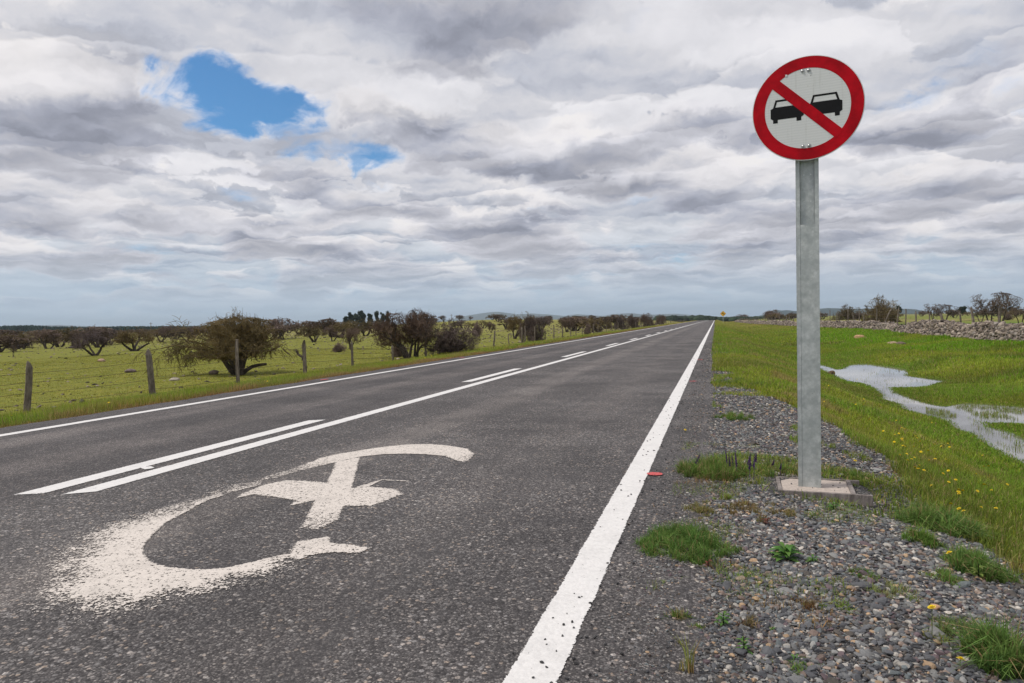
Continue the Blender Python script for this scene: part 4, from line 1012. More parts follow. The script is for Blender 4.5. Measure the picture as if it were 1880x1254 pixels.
Lt = [
 (mid[0], 175, 653, 92, 48, 'forked purplish thorn tree standing clear in the pasture above a pinkish stone heap'),
 (mid[1], 247, 645, 80, 42, 'brown flat-topped thorn tree with a small bush at its foot, right of the forked one'),
 (bush[0], 40, 638, 62, 24, 'low dark clumped thorn tree at the left edge of the picture'),
 (mid[3], 99, 634, 40, 26, 'flat-topped dark thorn tree between the low clump and the forked tree'),
 (airy[0], 24, 656, 20, 24, 'thin bare sapling in front of the low dark clump'),
 (mid[2], 120, 629, 34, 18, 'small thorn tree just left of the forked one, farther back'),
 (mid[1], 138, 628, 52, 22, 'wide thorn tree half hidden behind the forked one'),
 (mid[0], 296, 628, 48, 28, 'rounded thorn tree behind the tip of the long low limb'),
 (mid[3], 343, 627, 44, 24, 'flat thorn tree seen over the long low limb'),
 (mid[1], 577, 628, 54, 31, 'broad brown thorn tree between two fence posts right of the leaning stump'),
 (mid[2], 611, 627, 44, 29, 'thorn tree right of the broad brown one, crowns touching'),
 (mid[3], 645, 642, 42, 40, 'dark thorn tree with bare limbs right behind a reddish fence post'),
 (bush[0], 622, 647, 26, 17, 'round purplish bush at the foot of the dark thorn tree'),
 (bush[0], 829, 652, 94, 60, 'big round thorn bush growing through the fence, touching the ground'),
 (bush[0], 876, 618, 24, 26, 'round purplish thorn tree top right of the big fence bush'),
 (mid[3], 902, 611, 22, 18, 'small dark thorn tree beside the leaning fence post'),
 (mid[1], 945, 622, 48, 46, 'tall brown thorn tree with spiky top, left of the double post'),
 (bush[1], 976, 627, 54, 46, 'large dark thorn bush right behind the double post'),
 (mid[3], 1040, 610, 38, 26, 'dark thorn tree with pale stems right of the large dark bush'),
 (airy[1], 1009, 598, 16, 15, 'round thorn tree standing high on the rise'),
 (bush[0], 1080, 615, 17, 22, 'thin grey bush on the fence line'),
 (bush[0], 1097, 610, 22, 22, 'grey-brown bush on the fence line, next after the thin grey one'),
 (bush[2], 1117, 604, 20, 15, 'brown bush between the grey-brown bush and the long dark clump'),
 (bush[1], 1140, 605, 26, 24, 'left bush of the long dark clump by the fence'),
 (bush[1], 1161, 603, 26, 25, 'middle bush of the long dark clump by the fence'),
 (bush[1], 1187, 600, 30, 24, 'spiky-topped bush right of the long dark clump'),
 (bush[1], 1214, 596, 23, 18, 'last dark bush on the fence line before the road reaches the horizon'),
]
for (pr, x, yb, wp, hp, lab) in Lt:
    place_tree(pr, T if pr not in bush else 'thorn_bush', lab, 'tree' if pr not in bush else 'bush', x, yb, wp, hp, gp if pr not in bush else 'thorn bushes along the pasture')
pair = [tree_meshes('pair', make_tree(s, stems=3, ks=(6, 6, 6, 6), spread=(12, 50), twig_r=0.0036, leaves=9000, twigc=tw, dome=(1.0, 0.42), zc=0.60, clear=0.30, trunk_r=0.045, spikes=90, leafc=((0.17, 0.11, 0.06), (0.10, 0.07, 0.04)))) for s, tw in ((41, ((0.13, 0.085, 0.065), (0.21, 0.15, 0.12))), (43, DK))]
place_tree(pair[0], T, 'left tree of the dark pair by the fence, dense purplish crown reaching far left', 'tree', 749, 659, 104, 84)
place_tree(pair[1], T, 'right tree of the dark pair by the fence, bare shoots rising from its top', 'tree', 764, 658, 96, 88)
place_tree(bush[0], 'thorn_bush', 'small green-brown undergrowth at the foot of the dark pair', 'bush', 733, 655, 34, 30)
# far trees: nothing tells these apart
rt = random.Random(8)
FARL = 'small distant thorn tree among many scattered across the far pasture'
for i in range(95):
    x = rt.choice([rt.uniform(-10, 330), rt.uniform(500, 720), rt.uniform(860, 1180)]) if i % 3 else rt.uniform(-10, 1180)
    d_ = rt.uniform(75, 290)
    d = ray(x, 590); d = d / np.hypot(d[0], d[1]); P_ = d * d_; z_ = gz(P_[0], P_[1])
    if P_[0] > -16: continue
    hgt = rt.uniform(2.0, 3.0); wpx = rt.uniform(1.5, 2.3) * hgt * F_PX / d_
    place_tree(farp[i % 3], T, FARL, 'tree', 0, 0, wpx, hgt * F_PX / d_, 'distant thorn trees in the far pasture', p=(P_[0], P_[1], z_ - 0.1))
for (x, wp, hp, lab) in ((815, 15, 10, 'leftmost thorn tree on the skyline of the rise'), (845, 19, 9, 'wide flat thorn tree second from left on the skyline of the rise'), (863, 9, 6, 'tiny thorn tree between the wider ones on the skyline'), (905, 19, 9, 'pinkish thorn tree on the skyline of the rise, left of a flat-topped one'), (921, 19, 9, 'flat-topped thorn tree highest on the skyline of the rise')):
    d = ray(x, 590); d = d / np.hypot(d[0], d[1]); tt = np.linspace(200, 420, 200); el = [(gz(d[0] * q, d[1] * q) - CAM_H) / q for q in tt]; q = tt[int(np.argmax(el))] - 8
    place_tree(farp[rt.randint(0, 2)], T, lab, 'tree', 0, 0, wp, hp + 2, 'thorn trees on the skyline of the rise', p=(d[0] * q, d[1] * q, gz(d[0] * q, d[1] * q)))
# right side, behind the stone wall
Rt = [
 (bush[2], 1617, 592, 72, 46, 'spiky bare bush fanning out behind the stone wall, left of the leaning post', 'thorn_bush'),
 (airy[0], 1714, 590, 34, 32, 'left stem tree of the flat-topped twin behind the stone wall', T),
 (airy[1], 1734, 593, 42, 34, 'right stem tree of the flat-topped twin behind the stone wall', T),
 (airy[0], 1820, 599, 66, 58, 'tallest bare thorn tree behind the stone wall near the right edge', T),
 (airy[1], 1838, 597, 52, 60, 'bare thorn tree leaning right out of the tallest one behind the wall', T),
 (airy[1], 1873, 601, 30, 38, 'thin thorn tree at the right edge of the picture', T),
 (bush[2], 1556, 587, 50, 26, 'low brown bush behind the wall just right of the sign post', 'thorn_bush'),
 (airy[0], 1801, 592, 40, 28, 'smaller thorn tree behind the tallest bare one', T),
 (bush[0], 1850, 588, 16, 12, 'small round bush in the pasture behind the tallest bare tree', 'thorn_bush'),
 (bush[1], 1362, 586, 30, 11, 'dark low bush over the far end of the stone wall', 'thorn_bush'),
 (bush[1], 1419, 587, 42, 17, 'dark wide bush over the stone wall left of the sign post', 'thorn_bush'),
 (bush[0], 1455, 585, 26, 11, 'small dark bush close left of the sign post', 'thorn_bush'),
]
for (pr, x, yb, wp, hp, lab, nm) in Rt:
    place_tree(pr, nm, lab, 'tree' if nm == T else 'bush', x, yb, wp, hp, 'trees and bushes behind the stone wall')
for i in range(26):
    x = rt.uniform(1385, 1890); d_ = rt.uniform(190, 420); d = ray(x, 578); d = d / np.hypot(d[0], d[1]); P_ = d * d_
    hgt = rt.uniform(2.0, 3.2)
    place_tree(farp[i % 3], T, 'small distant thorn tree on the far plain behind the stone wall', 'tree', 0, 0, rt.uniform(1.6, 2.6) * hgt * F_PX / d_, hgt * F_PX / d_, 'distant thorn trees behind the stone wall', p=(P_[0], P_[1], gz(P_[0], P_[1]) - 0.1))

# leaning dead stump
sp = hit(556, 662); st_ = thing('dead_stump', 'short dark stump leaning left beside a fence post in the pasture', 'tree stump', sp)
sm = MB(); q = proj(sp[None])[2][0] / F_PX
sm.tube([(0.03, 0, -0.05), (0, 0, 0.12 * q * 50), (-9 * q, 0, 11 * q), (-15 * q, 0.05, 19 * q)], [3.2 * q, 2.4 * q, 2.2 * q, 1.8 * q], 8); sm.build('trunk', M['bark'], st_, True)
sm = MB(); rr2 = random.Random(3)
for _ in range(34):
    a = rr2.uniform(0, 6.28); b = (rr2.uniform(-17, -9) * q, 0, rr2.uniform(12, 20) * q); sm.tube([b, (b[0] + math.cos(a) * 3.5 * q, math.sin(a) * 3.5 * q, b[2] + rr2.uniform(-1, 4.5) * q)], [0.35 * q, 0.15 * q], 3)
sm.build('twigs', M['bark'], st_)

# ------------------------------------------------------------------ eucalyptus clumps, forest, hills
def euc(seed, h, wd_, dark):
    r = np.random.default_rng(seed); mb = MB(); mb.tube([(0, 0, -1), (0.2, 0, h * 0.5), (0, 0.1, h * 0.92)], [0.35, 0.25, 0.08], 6)
    n = 17; cs = []
    for i in range(n):
        z = h * r.uniform(0.34, 0.97); a = r.uniform(0, 6.28); rd = wd_ * r.uniform(0.1, 0.75) * (1.1 - 0.45 * z / h)
        c = np.array([math.cos(a) * rd, math.sin(a) * rd, z]); cs.append(c); mb.tube([(0, 0, z * 0.72), tuple(c)], [0.16, 0.05], 4)
    V = []; C = []
    for c in cs:
        k_ = 330; u = r.normal(size=(k_, 3)); u /= np.linalg.norm(u, axis=1, keepdims=True); u *= r.uniform(0.35, 1.0, (k_, 1)) ** 0.6
        p = c + u * np.array([wd_ * 0.36, wd_ * 0.36, h * 0.12]) * r.uniform(0.6, 1.25)
        A = r.normal(size=(k_, 3)) * 0.28; B = r.normal(size=(k_, 3)) * 0.28
        V.append(np.stack([p, p + A, p + B], 1).reshape(-1, 3)); C.append(np.repeat(np.array([0.035, 0.052, 0.028]) * dark * r.uniform(0.5, 1.5, (k_, 1)), 3, 0))
    return mb, np.concatenate(V), np.concatenate(C)
def place_euc(x, top, wpx, dist, seed, label):
    d = ray(x, 600); d = d / np.hypot(d[0], d[1]); P_ = d * dist; z0 = gz(P_[0], P_[1])
    dd = ray(x, top); ztop = CAM_H + dist * dd[2] / np.hypot(dd[0], dd[1]); h = ztop - z0
    mb, V, C = euc(seed, h, wpx * dist / F_PX / 2, 1.0)
    t = thing('eucalyptus_tree', label, 'tree', (P_[0], P_[1], z0), 0, 'eucalyptus trees on the skyline')
    mb.build('trunk', M['bark'], t); mesh_obj('crown', V, np.arange(len(V)).reshape(-1, 3), M['eleaf'], t, col=C)
for a in ((636, 582, 14, 500, 1, 'small eucalyptus at the left end of the skyline group'), (645, 573, 16, 505, 2, 'tall eucalyptus second from left in the skyline group'), (655, 577, 20, 490, 5, 'dense dark eucalyptus low in the middle of the left clump'), (663, 572, 17, 505, 3, 'tallest eucalyptus on the right side of the left clump'), (668, 576, 10, 500, 9, 'slim eucalyptus closing the left clump'), (680, 577, 11, 510, 4, 'slim eucalyptus standing alone after the gap'), (692, 573, 14, 515, 6, 'eucalyptus left of the dark thorn pair, second after the gap'), (702, 573, 13, 515, 7, 'eucalyptus half behind the dark thorn pair'), (711, 573, 13, 515, 8, 'eucalyptus just showing behind the dark thorn crown')):
    place_euc(*a)
for a in ((1767, 564, 14, 420, 12, 'dark rounded tree on the horizon between the twin and the tallest thorn tree'), (1650, 563, 9, 430, 13, 'dark pointed tree on the horizon right of the spiky bush'), (1857, 565, 12, 440, 14, 'dark tree on the horizon right of the tallest thorn tree'), (1842, 568, 10, 440, 15, 'low dark tree on the horizon behind the tallest thorn tree')):
    place_euc(*a)
# conifer plantation along the left horizon
r = np.random.default_rng(77)
fx = [-60, 0, 60, 100, 150, 220, 300, 400, 480, 560, 620, 660]; ftop = [597, 598, 597, 599, 600, 599, 598.5, 598.5, 598.5, 597.5, 598, 599]
nT = 2600; X = r.uniform(-60, 640, nT); D_ = r.uniform(1150, 1420, nT)
V = []; C = []; Fq = []; o = 0; kk = 7
for i in range(nT):
    d = ray(X[i], 600); hh = np.hypot(d[0], d[1]); d = d / hh; p = d * D_[i]
    dd = ray(X[i], np.interp(X[i], fx, ftop)); zt = CAM_H + 1250 * dd[2] / np.hypot(dd[0], dd[1]); zt = zt * r.uniform(0.86, 1.04) + r.normal(0, 0.25)
    rad = r.uniform(1.6, 3.2); z0 = -4.0
    a = np.arange(kk) * 2 * np.pi / kk + r.uniform(0, 6)
    for (zz, rf) in ((z0, 1.0), (z0 + (zt - z0) * 0.55, 1.05), (z0 + (zt - z0) * 0.82, 0.7)):
        jr = rad * rf * r.uniform(0.75, 1.25, kk); V.append(np.stack([p[0] + np.cos(a) * jr, p[1] + np.sin(a) * jr, np.full(kk, zz) + r.normal(0, 0.3, kk)], -1))
    V.append(np.array([[p[0], p[1], zt]]))
    for l in range(2):
        for j in range(kk): Fq.append((o + l * kk + j, o + l * kk + (j + 1) % kk, o + (l + 1) * kk + (j + 1) % kk)); Fq.append((o + l * kk + j, o + (l + 1) * kk + (j + 1) % kk, o + (l + 1) * kk + j))
    for j in range(kk): Fq.append((o + 2 * kk + j, o + 2 * kk + (j + 1) % kk, o + 3 * kk))
    o += 3 * kk + 1
    C.append(np.tile(np.array([0.014, 0.030, 0.020]) * r.uniform(0.6, 1.5), (3 * kk + 1, 1)))
tag(mesh_obj('forest', np.concatenate(V), np.array(Fq), M['conifer'], col=np.concatenate(C)), 'dark blue-green conifer forest along the horizon beyond the pasture', 'forest', kind='stuff')
# broadleaf belt where the road meets the horizon
V = []; C = []; Fq = []; o = 0
V0, F0 = ICO2
for i in range(330):
    x = r.uniform(1205, 1480); D0 = r.uniform(760, 950); d = ray(x, 585); d = d / np.hypot(d[0], d[1]); p = d * D0
    hor = 583.5 - (x - 1314) * 0.0209; tp = np.interp(x, [1205, 1260, 1285, 1310, 1330, 1480], [581, 580.0, 579.2, 581.4, 582.4, 579.2]); zt = CAM_H + D0 * (hor - tp) / F_PX
    zt *= r.uniform(0.75, 1.05)
    q = V0 * (1 + 0.5 * (r.random((len(V0), 1)) - 0.5)) * np.array([5.5, 5.5, (zt + 6) / 2]); V.append(q + np.array([p[0], p[1], (zt - 6) / 2])); Fq.append(F0 + o); o += len(V0)
    C.append(np.tile(np.array([0.030, 0.045, 0.026]) * r.uniform(0.5, 1.4), (len(V0), 1)) * (0.7 + 0.6 * r.random((len(V0), 1))))
tag(mesh_obj('distant_woods', np.concatenate(V), np.concatenate(Fq), M['conifer'], col=np.concatenate(C)), 'low dark belt of woods where the road meets the horizon', 'woods', kind='stuff')
def hills(name, pts, dist, seed, col, depth=1500):
    xs_ = np.arange(pts[0][0], pts[-1][0], 2.0); tops = np.interp(xs_, [p[0] for p in pts], [p[1] for p in pts])
    tops = tops + 0.9 * (fbm(xs_, xs_ * 0, 0.09, 4, seed) - 0.5)
    rows = 14; V = []; C = []
    for j in range(rows):
        u = j / (rows - 1)          # 0 front foot, 0.6 crest, 1 back foot
        for i, x in enumerate(xs_):
            dd = ray(x, tops[i]); hh = np.hypot(dd[0], dd[1]); zt = max(CAM_H + dist * dd[2] / hh, -2.5)
            prof = np.sin(min(u / 0.65, 1) * np.pi / 2) ** 1.2 if u <= 0.65 else np.cos((u - 0.65) / 0.35 * np.pi / 2)
            D0 = dist + (u - 0.65) * depth + 260 * (vn(np.array([x]), np.array([0.0]), 0.07, seed + 2)[0] - 0.5)
            spur = 1 - (0.35 * vn(np.array([x * 1.0]), np.array([u * 40]), 0.12, seed + 5)[0] * (4 * prof * (1 - prof)))
            V.append((dd[0] / hh * D0, dd[1] / hh * D0, -6 + (zt + 6) * prof * spur)); C.append(col)
    nx_ = len(xs_); ii = np.arange(rows * nx_).reshape(rows, nx_)
    C = np.array(C) * (0.7 + 0.6 * fbm(np.array([v[0] for v in V]), np.array([v[1] for v in V]), 0.004, 4, seed))[:, None]
    return tag(mesh_obj(name, V, np.stack([ii[:-1, :-1], ii[:-1, 1:], ii[1:, 1:], ii[1:, :-1]], -1).reshape(-1, 4), M['hill'], col=C, smooth=True), kind='structure')
hills('hills', [(1375, 584), (1390, 580.5), (1402, 577.5), (1412, 572), (1424, 568.5), (1434, 570), (1446, 569.5), (1460, 571), (1475, 569), (1500, 567), (1520, 565.5), (1560, 567), (1600, 567), (1650, 567), (1680, 567.5), (1700, 571.5), (1725, 577)], 5200, 3, (0.045, 0.065, 0.06))
hills('hills', [(760, 594), (830, 586), (862, 578.5), (885, 575.5), (905, 572.5), (925, 573.5), (945, 577), (975, 575.5), (1005, 577), (1035, 580), (1060, 577), (1090, 579), (1108, 580), (1125, 576.5), (1160, 575), (1185, 577.5), (1215, 577), (1240, 576), (1275, 578.5), (1310, 582), (1390, 583.5), (1450, 583)], 11500, 8, (0.055, 0.07, 0.05), 2200)
hills('hills', [(1000, 592), (1040, 583), (1070, 583.5), (1110, 583), (1135, 580), (1160, 579.5), (1190, 582), (1230, 586)], 8200, 14, (0.05, 0.07, 0.04))
hills('hills', [(566, 602), (578, 596), (590, 591.5), (603, 589.5), (616, 590.5), (628, 595), (642, 601)], 7000, 21, (0.05, 0.075, 0.05))
hills('hills', [(-60, 607), (40, 598), (110, 596.5), (190, 600), (300, 600), (420, 595), (480, 594), (560, 600), (700, 601)], 13000, 25, (0.06, 0.07, 0.06), 1500)

# utility poles on the far plain
def upole(x, top, base_h, dist, label):
    d = ray(x, 595); d = d / np.hypot(d[0], d[1]); p = d * dist; dd = ray(x, top); zt = CAM_H + dist * dd[2] / np.hypot(dd[0], dd[1]); z0 = gz(p[0], p[1])
    t = thing('utility_pole', label, 'utility pole', (p[0], p[1], z0), 0.3, 'utility poles on the far plain')
    a = MB(); a.tube([(0, 0, 0), (0, 0, zt - z0)], [0.22, 0.15], 8); a.build('pole', M['postwood'], t)
    a = MB(); a.box((0, 0, zt - z0 - 0.7), (2.2, 0.16, 0.16)); a.build('crossarm', M['postwood'], t)
upole(277, 592, 0, 480, 'thin utility pole before the left forest, above a flat thorn tree')
upole(548, 587.5, 0, 440, 'thin utility pole on the horizon between the big thorn tree and the blue hill')
upole(829, 577, 0, 460, 'thin utility pole on the skyline of the rise')

# ------------------------------------------------------------------ fences
def post_mesh(seed, h, rad, pointed=True):
    r = np.random.default_rng(seed); k_ = 8; zs = [-0.15, 0.0, h * 0.3, h * 0.6, h * 0.88, h * (0.96 if pointed else 0.995), h]; V = []
    a = np.arange(k_) * 2 * np.pi / k_; shp = 1 + 0.16 * r.normal(size=k_)
    bx, by = r.normal(0, rad * 0.25, 2)
    for i, z in enumerate(zs):
        f = (1.05, 1.0, 0.95, 0.93, 0.9, 0.52 if pointed else 0.85, 0.12 if pointed else 0.6)[i]
        V.append(np.stack([bx * math.sin(i) + np.cos(a) * rad * f * shp, by * math.cos(i) + np.sin(a) * rad * f * shp * 0.85, np.full(k_, z)], -1))
    V = np.concatenate(V); Fq = [(l * k_ + j, l * k_ + (j + 1) % k_, (l + 1) * k_ + (j + 1) % k_, (l + 1) * k_ + j) for l in range(len(zs) - 1) for j in range(k_)]
    return V, [np.array(Fq), np.array([[(len(zs) - 1) * k_ + j for j in range(k_)]])]
def proto_mesh(V, Fq, m_, **kw):
    o = mesh_obj('post', V, Fq, m_, **kw); me = o.data; bpy.data.objects.remove(o); return me
PM = [proto_mesh(*post_mesh(s, 1.0, 0.052, s % 3 != 2), M['postwood'], smooth=False) for s in range(6)]
def add_post(fence, p, h, thick, lean, i, label=None):
    o = bpy.data.objects.new('post', PM[i % 6]); COL.objects.link(o); o.parent = fence
    o.location = tuple(p); o.scale = (thick, thick, h); o.rotation_euler = (lean[0], lean[1], i * 1.3)
    o.rotation_mode = 'XYZ'
    if label: o['label'] = label
    return o
fl = thing('wire_fence', 'barbed wire fence on weathered wooden posts along the pasture verge', 'fence', (0, 0, 0))
LP = [(51, 759, 662, 1.35, -4), (280, 731, 640, 1.45, 3), (437, 712, 625, 1.15, 0), (560, 689, 623, 1.1, 1), (647, 678, 624, 1.0, -1), (722, 663, 631, 0.9, 1), (782, 656, 610, 1.1, -1), (831, 649, 600, 1.0, 2), (906, 637, 604, 1.0, 7), (935, 632, 607, 1.0, 4),
      (960, 630, 597, 1.6, 4), (964, 630, 596, 1.2, -4), (982, 626, 596, 1.0, 1), (1001, 622, 603, 1.1, 2), (1017, 620.6, 593, 1.1, -1), (1033, 617, 596, 1.0, 3), (1048, 616, 597, 1.0, 5), (1057.5, 615, 596, 0.9, 0), (1069, 614, 595, 0.9, 0), (1089.5, 612, 592, 1, -2), (1098, 611, 594, 1, 0), (1113, 608, 592, 1, 0), (1123, 607, 592, 1, 3), (1129, 606.5, 590, 1.1, 0), (1135, 606, 590, 1, 0), (1144, 605, 590, 1, 5), (1150, 604, 589, 1.1, 0)]
lpp = []
for i, (x, yb, yt, th, ln) in enumerate(LP):
    p = hit(x, yb); s = proj(p[None])[2][0] / F_PX
    # keep the row straight
    p[0] = p[0] * 0.4 + -12.9 * 0.6 if i > 1 else p[0]
    d = ray(x, yb); tt = p[0] / d[0]; p[1] = d[1] * tt; p[2] = gz(p[0], p[1]); s = proj(p[None])[2][0] / F_PX
    h = max(0.75, min(1.5, (yb - yt) * s)); lpp.append((p, h))
    add_post(fl, p, h, th, (0.0, math.radians(-ln)), i)
y = lpp[-1][0][1] + 5.2; i = 40
while y < 330:
    p = np.array([-12.9 + 0.3 * math.sin(y), y, gz(-12.9, y)]); lpp.append((p, 1.15)); add_post(fl, p, 1.15 + 0.1 * math.sin(i), 1.1, (0, 0.06 * math.sin(i * 2.1)), i); y += 4.8 + 0.9 * math.sin(i * 1.7) + (y - 120) * 0.02; i += 1
pre = np.array([-13.3, 4.2, gz(-13.3, 4.2)]); add_post(fl, pre, 1.1, 1.2, (0, 0), 3)
order = [(pre, 1.1)] + sorted(lpp, key=lambda q: q[0][1])
def wires(fence, order, fracs, rad, barbs=True, sag=0.03):
    for wi, f in enumerate(fracs):
        pts = []; bb = MB()
        for j in range(len(order) - 1):
            a, ha = order[j]; b, hb = order[j + 1]
            if np.hypot(*(b - a)[:2]) < 0.6: continue
            for t in np.linspace(0, 1, 8 if a[1] < 60 else 3, endpoint=False):
                q = a * (1 - t) + b * t; pts.append((q[0], q[1], q[2] + f * (ha * (1 - t) + hb * t) - sag * 4 * t * (1 - t)))
        pts.append(tuple(order[-1][0] + np.array([0, 0, f * order[-1][1]])))
        pts = np.array(pts); rd = np.array([rad * (1 + max(0, q[1] - 20) / 60) for q in pts])
        V, Fq = tubes(pts[None], rd[None], 4); bb.add(V, [tuple(q) for q in Fq])
        if barbs:
            L = np.concatenate([[0], np.cumsum(np.linalg.norm(np.diff(pts, axis=0), axis=1))]); 
            for s in np.arange(0, min(L[-1], 60), 0.16):
                q = np.array([np.interp(s, L, pts[:, c]) for c in range(3)]); a = s * 7
                bb.tube([tuple(q - 0.016 * np.array([0.3, math.cos(a), math.sin(a)])), tuple(q + 0.016 * np.array([0.3, math.cos(a), math.sin(a)]))], [0.0028, 0.0015], 3, cap=False)
        bb.build('wire', M['wire'], fence)
wires(fl, order, (0.18, 0.38, 0.58, 0.76), 0.0038)

# ------------------------------------------------------------------ stone wall
WL = [(13.5, 24), (13.4, 36), (13.0, 47), (13.6, 65), (12.6, 88), (11.2, 130), (9.6, 190), (8.0, 300)]
wl = np.array(WL, float)
seglen = np.concatenate([[0], np.cumsum(np.hypot(*np.diff(wl, axis=0).T))])
def wall_at(s): return np.interp(s, seglen, wl[:, 0]), np.interp(s, seglen, wl[:, 1])
def wall_h(s, Y):
    h = 0.72 + 0.34 * (fbm(s, s * 0, 0.12, 3, 5) - 0.5) * 2
    x = proj(np.stack([wall_at(s)[0], wall_at(s)[1], 0 * s - 0.2], -1))[0]
    h = h + 0.22 * np.exp(-((x - 1712) / 28) ** 2) + 0.25 * np.exp(-((x - 1600) / 14) ** 2) - 0.30 * np.exp(-((x - 1658) / 13) ** 2) + 0.15 * np.exp(-((x - 1815) / 20) ** 2)
    return np.clip(h, 0.45, 1.5)
r = np.random.default_rng(9)
wa = Acc()
def wall_part(y0, y1, n, s0, s1, base):
    S = r.uniform(np.interp(y0, wl[:, 1], seglen), np.interp(y1, wl[:, 1], seglen), n)
    x, y_ = wall_at(S); h = wall_h(S, y_); u = r.random(n) ** 0.9; z = u * h
    half = 0.50 * (1 - 0.60 * u)
    # most stones sit in the faces
    o_ = half * np.where(r.random(n) < 0.5, -1, 1) * r.uniform(0.75, 1.0, n); o_ = np.where(u > 0.85, half * r.uniform(-1, 1, n), o_)
    P = np.stack([x + o_, y_, ground(x, y_) + z], -1)
    sz = s0 + (s1 - s0) * r.random(n) ** 1.5; sz = sz * np.where(u < 0.3, 1.15, 1)
    WC = np.array([[0.23, 0.185, 0.15], [0.30, 0.245, 0.20], [0.17, 0.14, 0.12], [0.36, 0.30, 0.25], [0.12, 0.10, 0.09], [0.26, 0.225, 0.20]])
    wa.add(*stones(P, sz, r, base, WC[r.integers(0, 6, n)] * r.uniform(0.6, 1.3, (n, 1)), flat=(0.5, 0.85), rough=0.3, tilt=0.5))
wall_part(31, 56, 5600, 0.07, 0.165, ICO2)
wall_part(56, 95, 5200, 0.10, 0.19, ICO1)
wall_part(95, 160, 4200, 0.13, 0.24, ICO1)
wall_part(160, 299, 3600, 0.17, 0.32, ICO1)
wall_part(24.5, 31, 900, 0.08, 0.165, ICO1)
wl_o = wa.build('stone_wall', M['stone'], smooth=False)
# dark earth core so that no daylight shows through the joints
S = np.arange(0, seglen[-1], 0.5); x, y_ = wall_at(S); h = wall_h(S, y_); g = ground(x, y_)
CV = np.stack([np.stack([x - 0.34, y_, g - 0.2], -1), np.stack([x - 0.12, y_, g + h * 0.85], -1), np.stack([x + 0.12, y_, g + h * 0.85], -1), np.stack([x + 0.34, y_, g - 0.2], -1)], 1).reshape(-1, 3)
ii = np.arange(len(S) * 4).reshape(-1, 4)
core = mesh_obj('core', CV, np.stack([ii[:-1, :-1], ii[:-1, 1:], ii[1:, 1:], ii[1:, :-1]], -1).reshape(-1, 4), M['stone'], wl_o, col=np.tile([0.05, 0.042, 0.035], (len(CV), 1)))
tag(wl_o, 'tumbled dry stone wall of pinkish-grey field stones along the meadow', 'stone wall')
# fence behind it
fr = thing('wire_fence', 'wire fence on crooked grey posts standing just behind the stone wall', 'fence', (0, 0, 0))
RP = [(1507, 571, 0), (1524, 568, 0), (1535, 574, 2), (1545, 575, -8), (1557, 567, 0), (1567, 573, 6), (1578, 569.5, 0), (1588, 571, -3), (1609.5, 565, 0), (1632, 563, -24), (1649, 562.5, -5), (1660, 567, 4), (1682, 570, 0), (1706, 572, 2), (1731, 574, 14), (1761, 572, 6), (1796, 561, -9), (1833, 565, 1)]
rpp = []
for i, (x, yt, ln) in enumerate(RP):
    # follow the ray to the line 0.9 m behind the wall
    Ys = np.linspace(25, 299, 3000); Xw = np.interp(Ys, wl[:, 1], wl[:, 0]) + 0.75
    pxs = proj(np.stack([Xw, Ys, 0 * Ys + 0.4], -1))[0]; j = int(np.argmin(np.abs(pxs - x))); p = np.array([Xw[j], Ys[j], gz(Xw[j], Ys[j])])
    dd = ray(x, yt); zt = CAM_H + dd[2] / dd[1] * p[1]; h = max(0.9, zt - p[2])
    rpp.append((p, h)); add_post(fr, p - np.array([math.sin(math.radians(-ln)) * h * 0.6, 0, 0]), h, 1.5 if i in (16, 17, 14, 9) else 1.15, (0, math.radians(-ln)), i)
y = max(q[0][1] for q in rpp) + 5; i = 7
while y < 290:
    xw = float(np.interp(y, wl[:, 1], wl[:, 0])) + 0.75; h = 1.5 + 0.25 * math.sin(i * 2.3); p = np.array([xw, y, gz(xw, y)]); rpp.append((p, h)); add_post(fr, p, h, 1.7, (0, 0.08 * math.sin(i * 1.9)), i); y += 5.5 + 1.5 * math.sin(i); i += 1
wires(fr, sorted([(p, min(h, 1.6)) for p, h in rpp], key=lambda q: q[0][1]), (0.35, 0.6, 0.85), 0.006, barbs=False)

# green bush at the gap in the wall
def leafbush(x, yb, wpx, hpx, label, seed, colr):
    p = hit(x, yb); s = proj(p[None])[2][0] / F_PX; r = np.random.default_rng(seed); t = thing('green_bush', label, 'bush', p)
    n = 5200; u = r.normal(size=(n, 3)); u /= np.linalg.norm(u, axis=1, keepdims=True); u *= r.uniform(0.5, 1, (n, 1)); u[:, 2] = np.abs(u[:, 2])
    u *= (0.8 + 0.45 * vn(np.arctan2(u[:, 1], u[:, 0]) * 2, u[:, 2] * 3, 1.3, seed))[:, None]
    q = u * np.array([wpx * s / 2, wpx * s / 2, hpx * s * 0.95]); A = r.normal(size=(n, 3)) * 0.035; B = r.normal(size=(n, 3)) * 0.035 + np.array([0, 0, 0.03])
    mesh_obj('foliage', np.stack([q, q + A, q + B], 1).reshape(-1, 3), np.arange(n * 3).reshape(-1, 3), M['leaf'], t, col=np.repeat(np.array(colr) * r.uniform(0.5, 1.5, (n, 1)), 3, 0))
    a = MB()
    for k_ in range(9): an = k_ * 0.7; a.tube([(0, 0, -0.05), (math.cos(an) * wpx * s * 0.2, math.sin(an) * wpx * s * 0.2, hpx * s * 0.6)], [0.02, 0.008], 4)
    a.build('stem', M['bark'], t)
leafbush(1658, 609, 27, 14, 'round dark green bush in the dip of the stone wall', 3, (0.045, 0.085, 0.018))

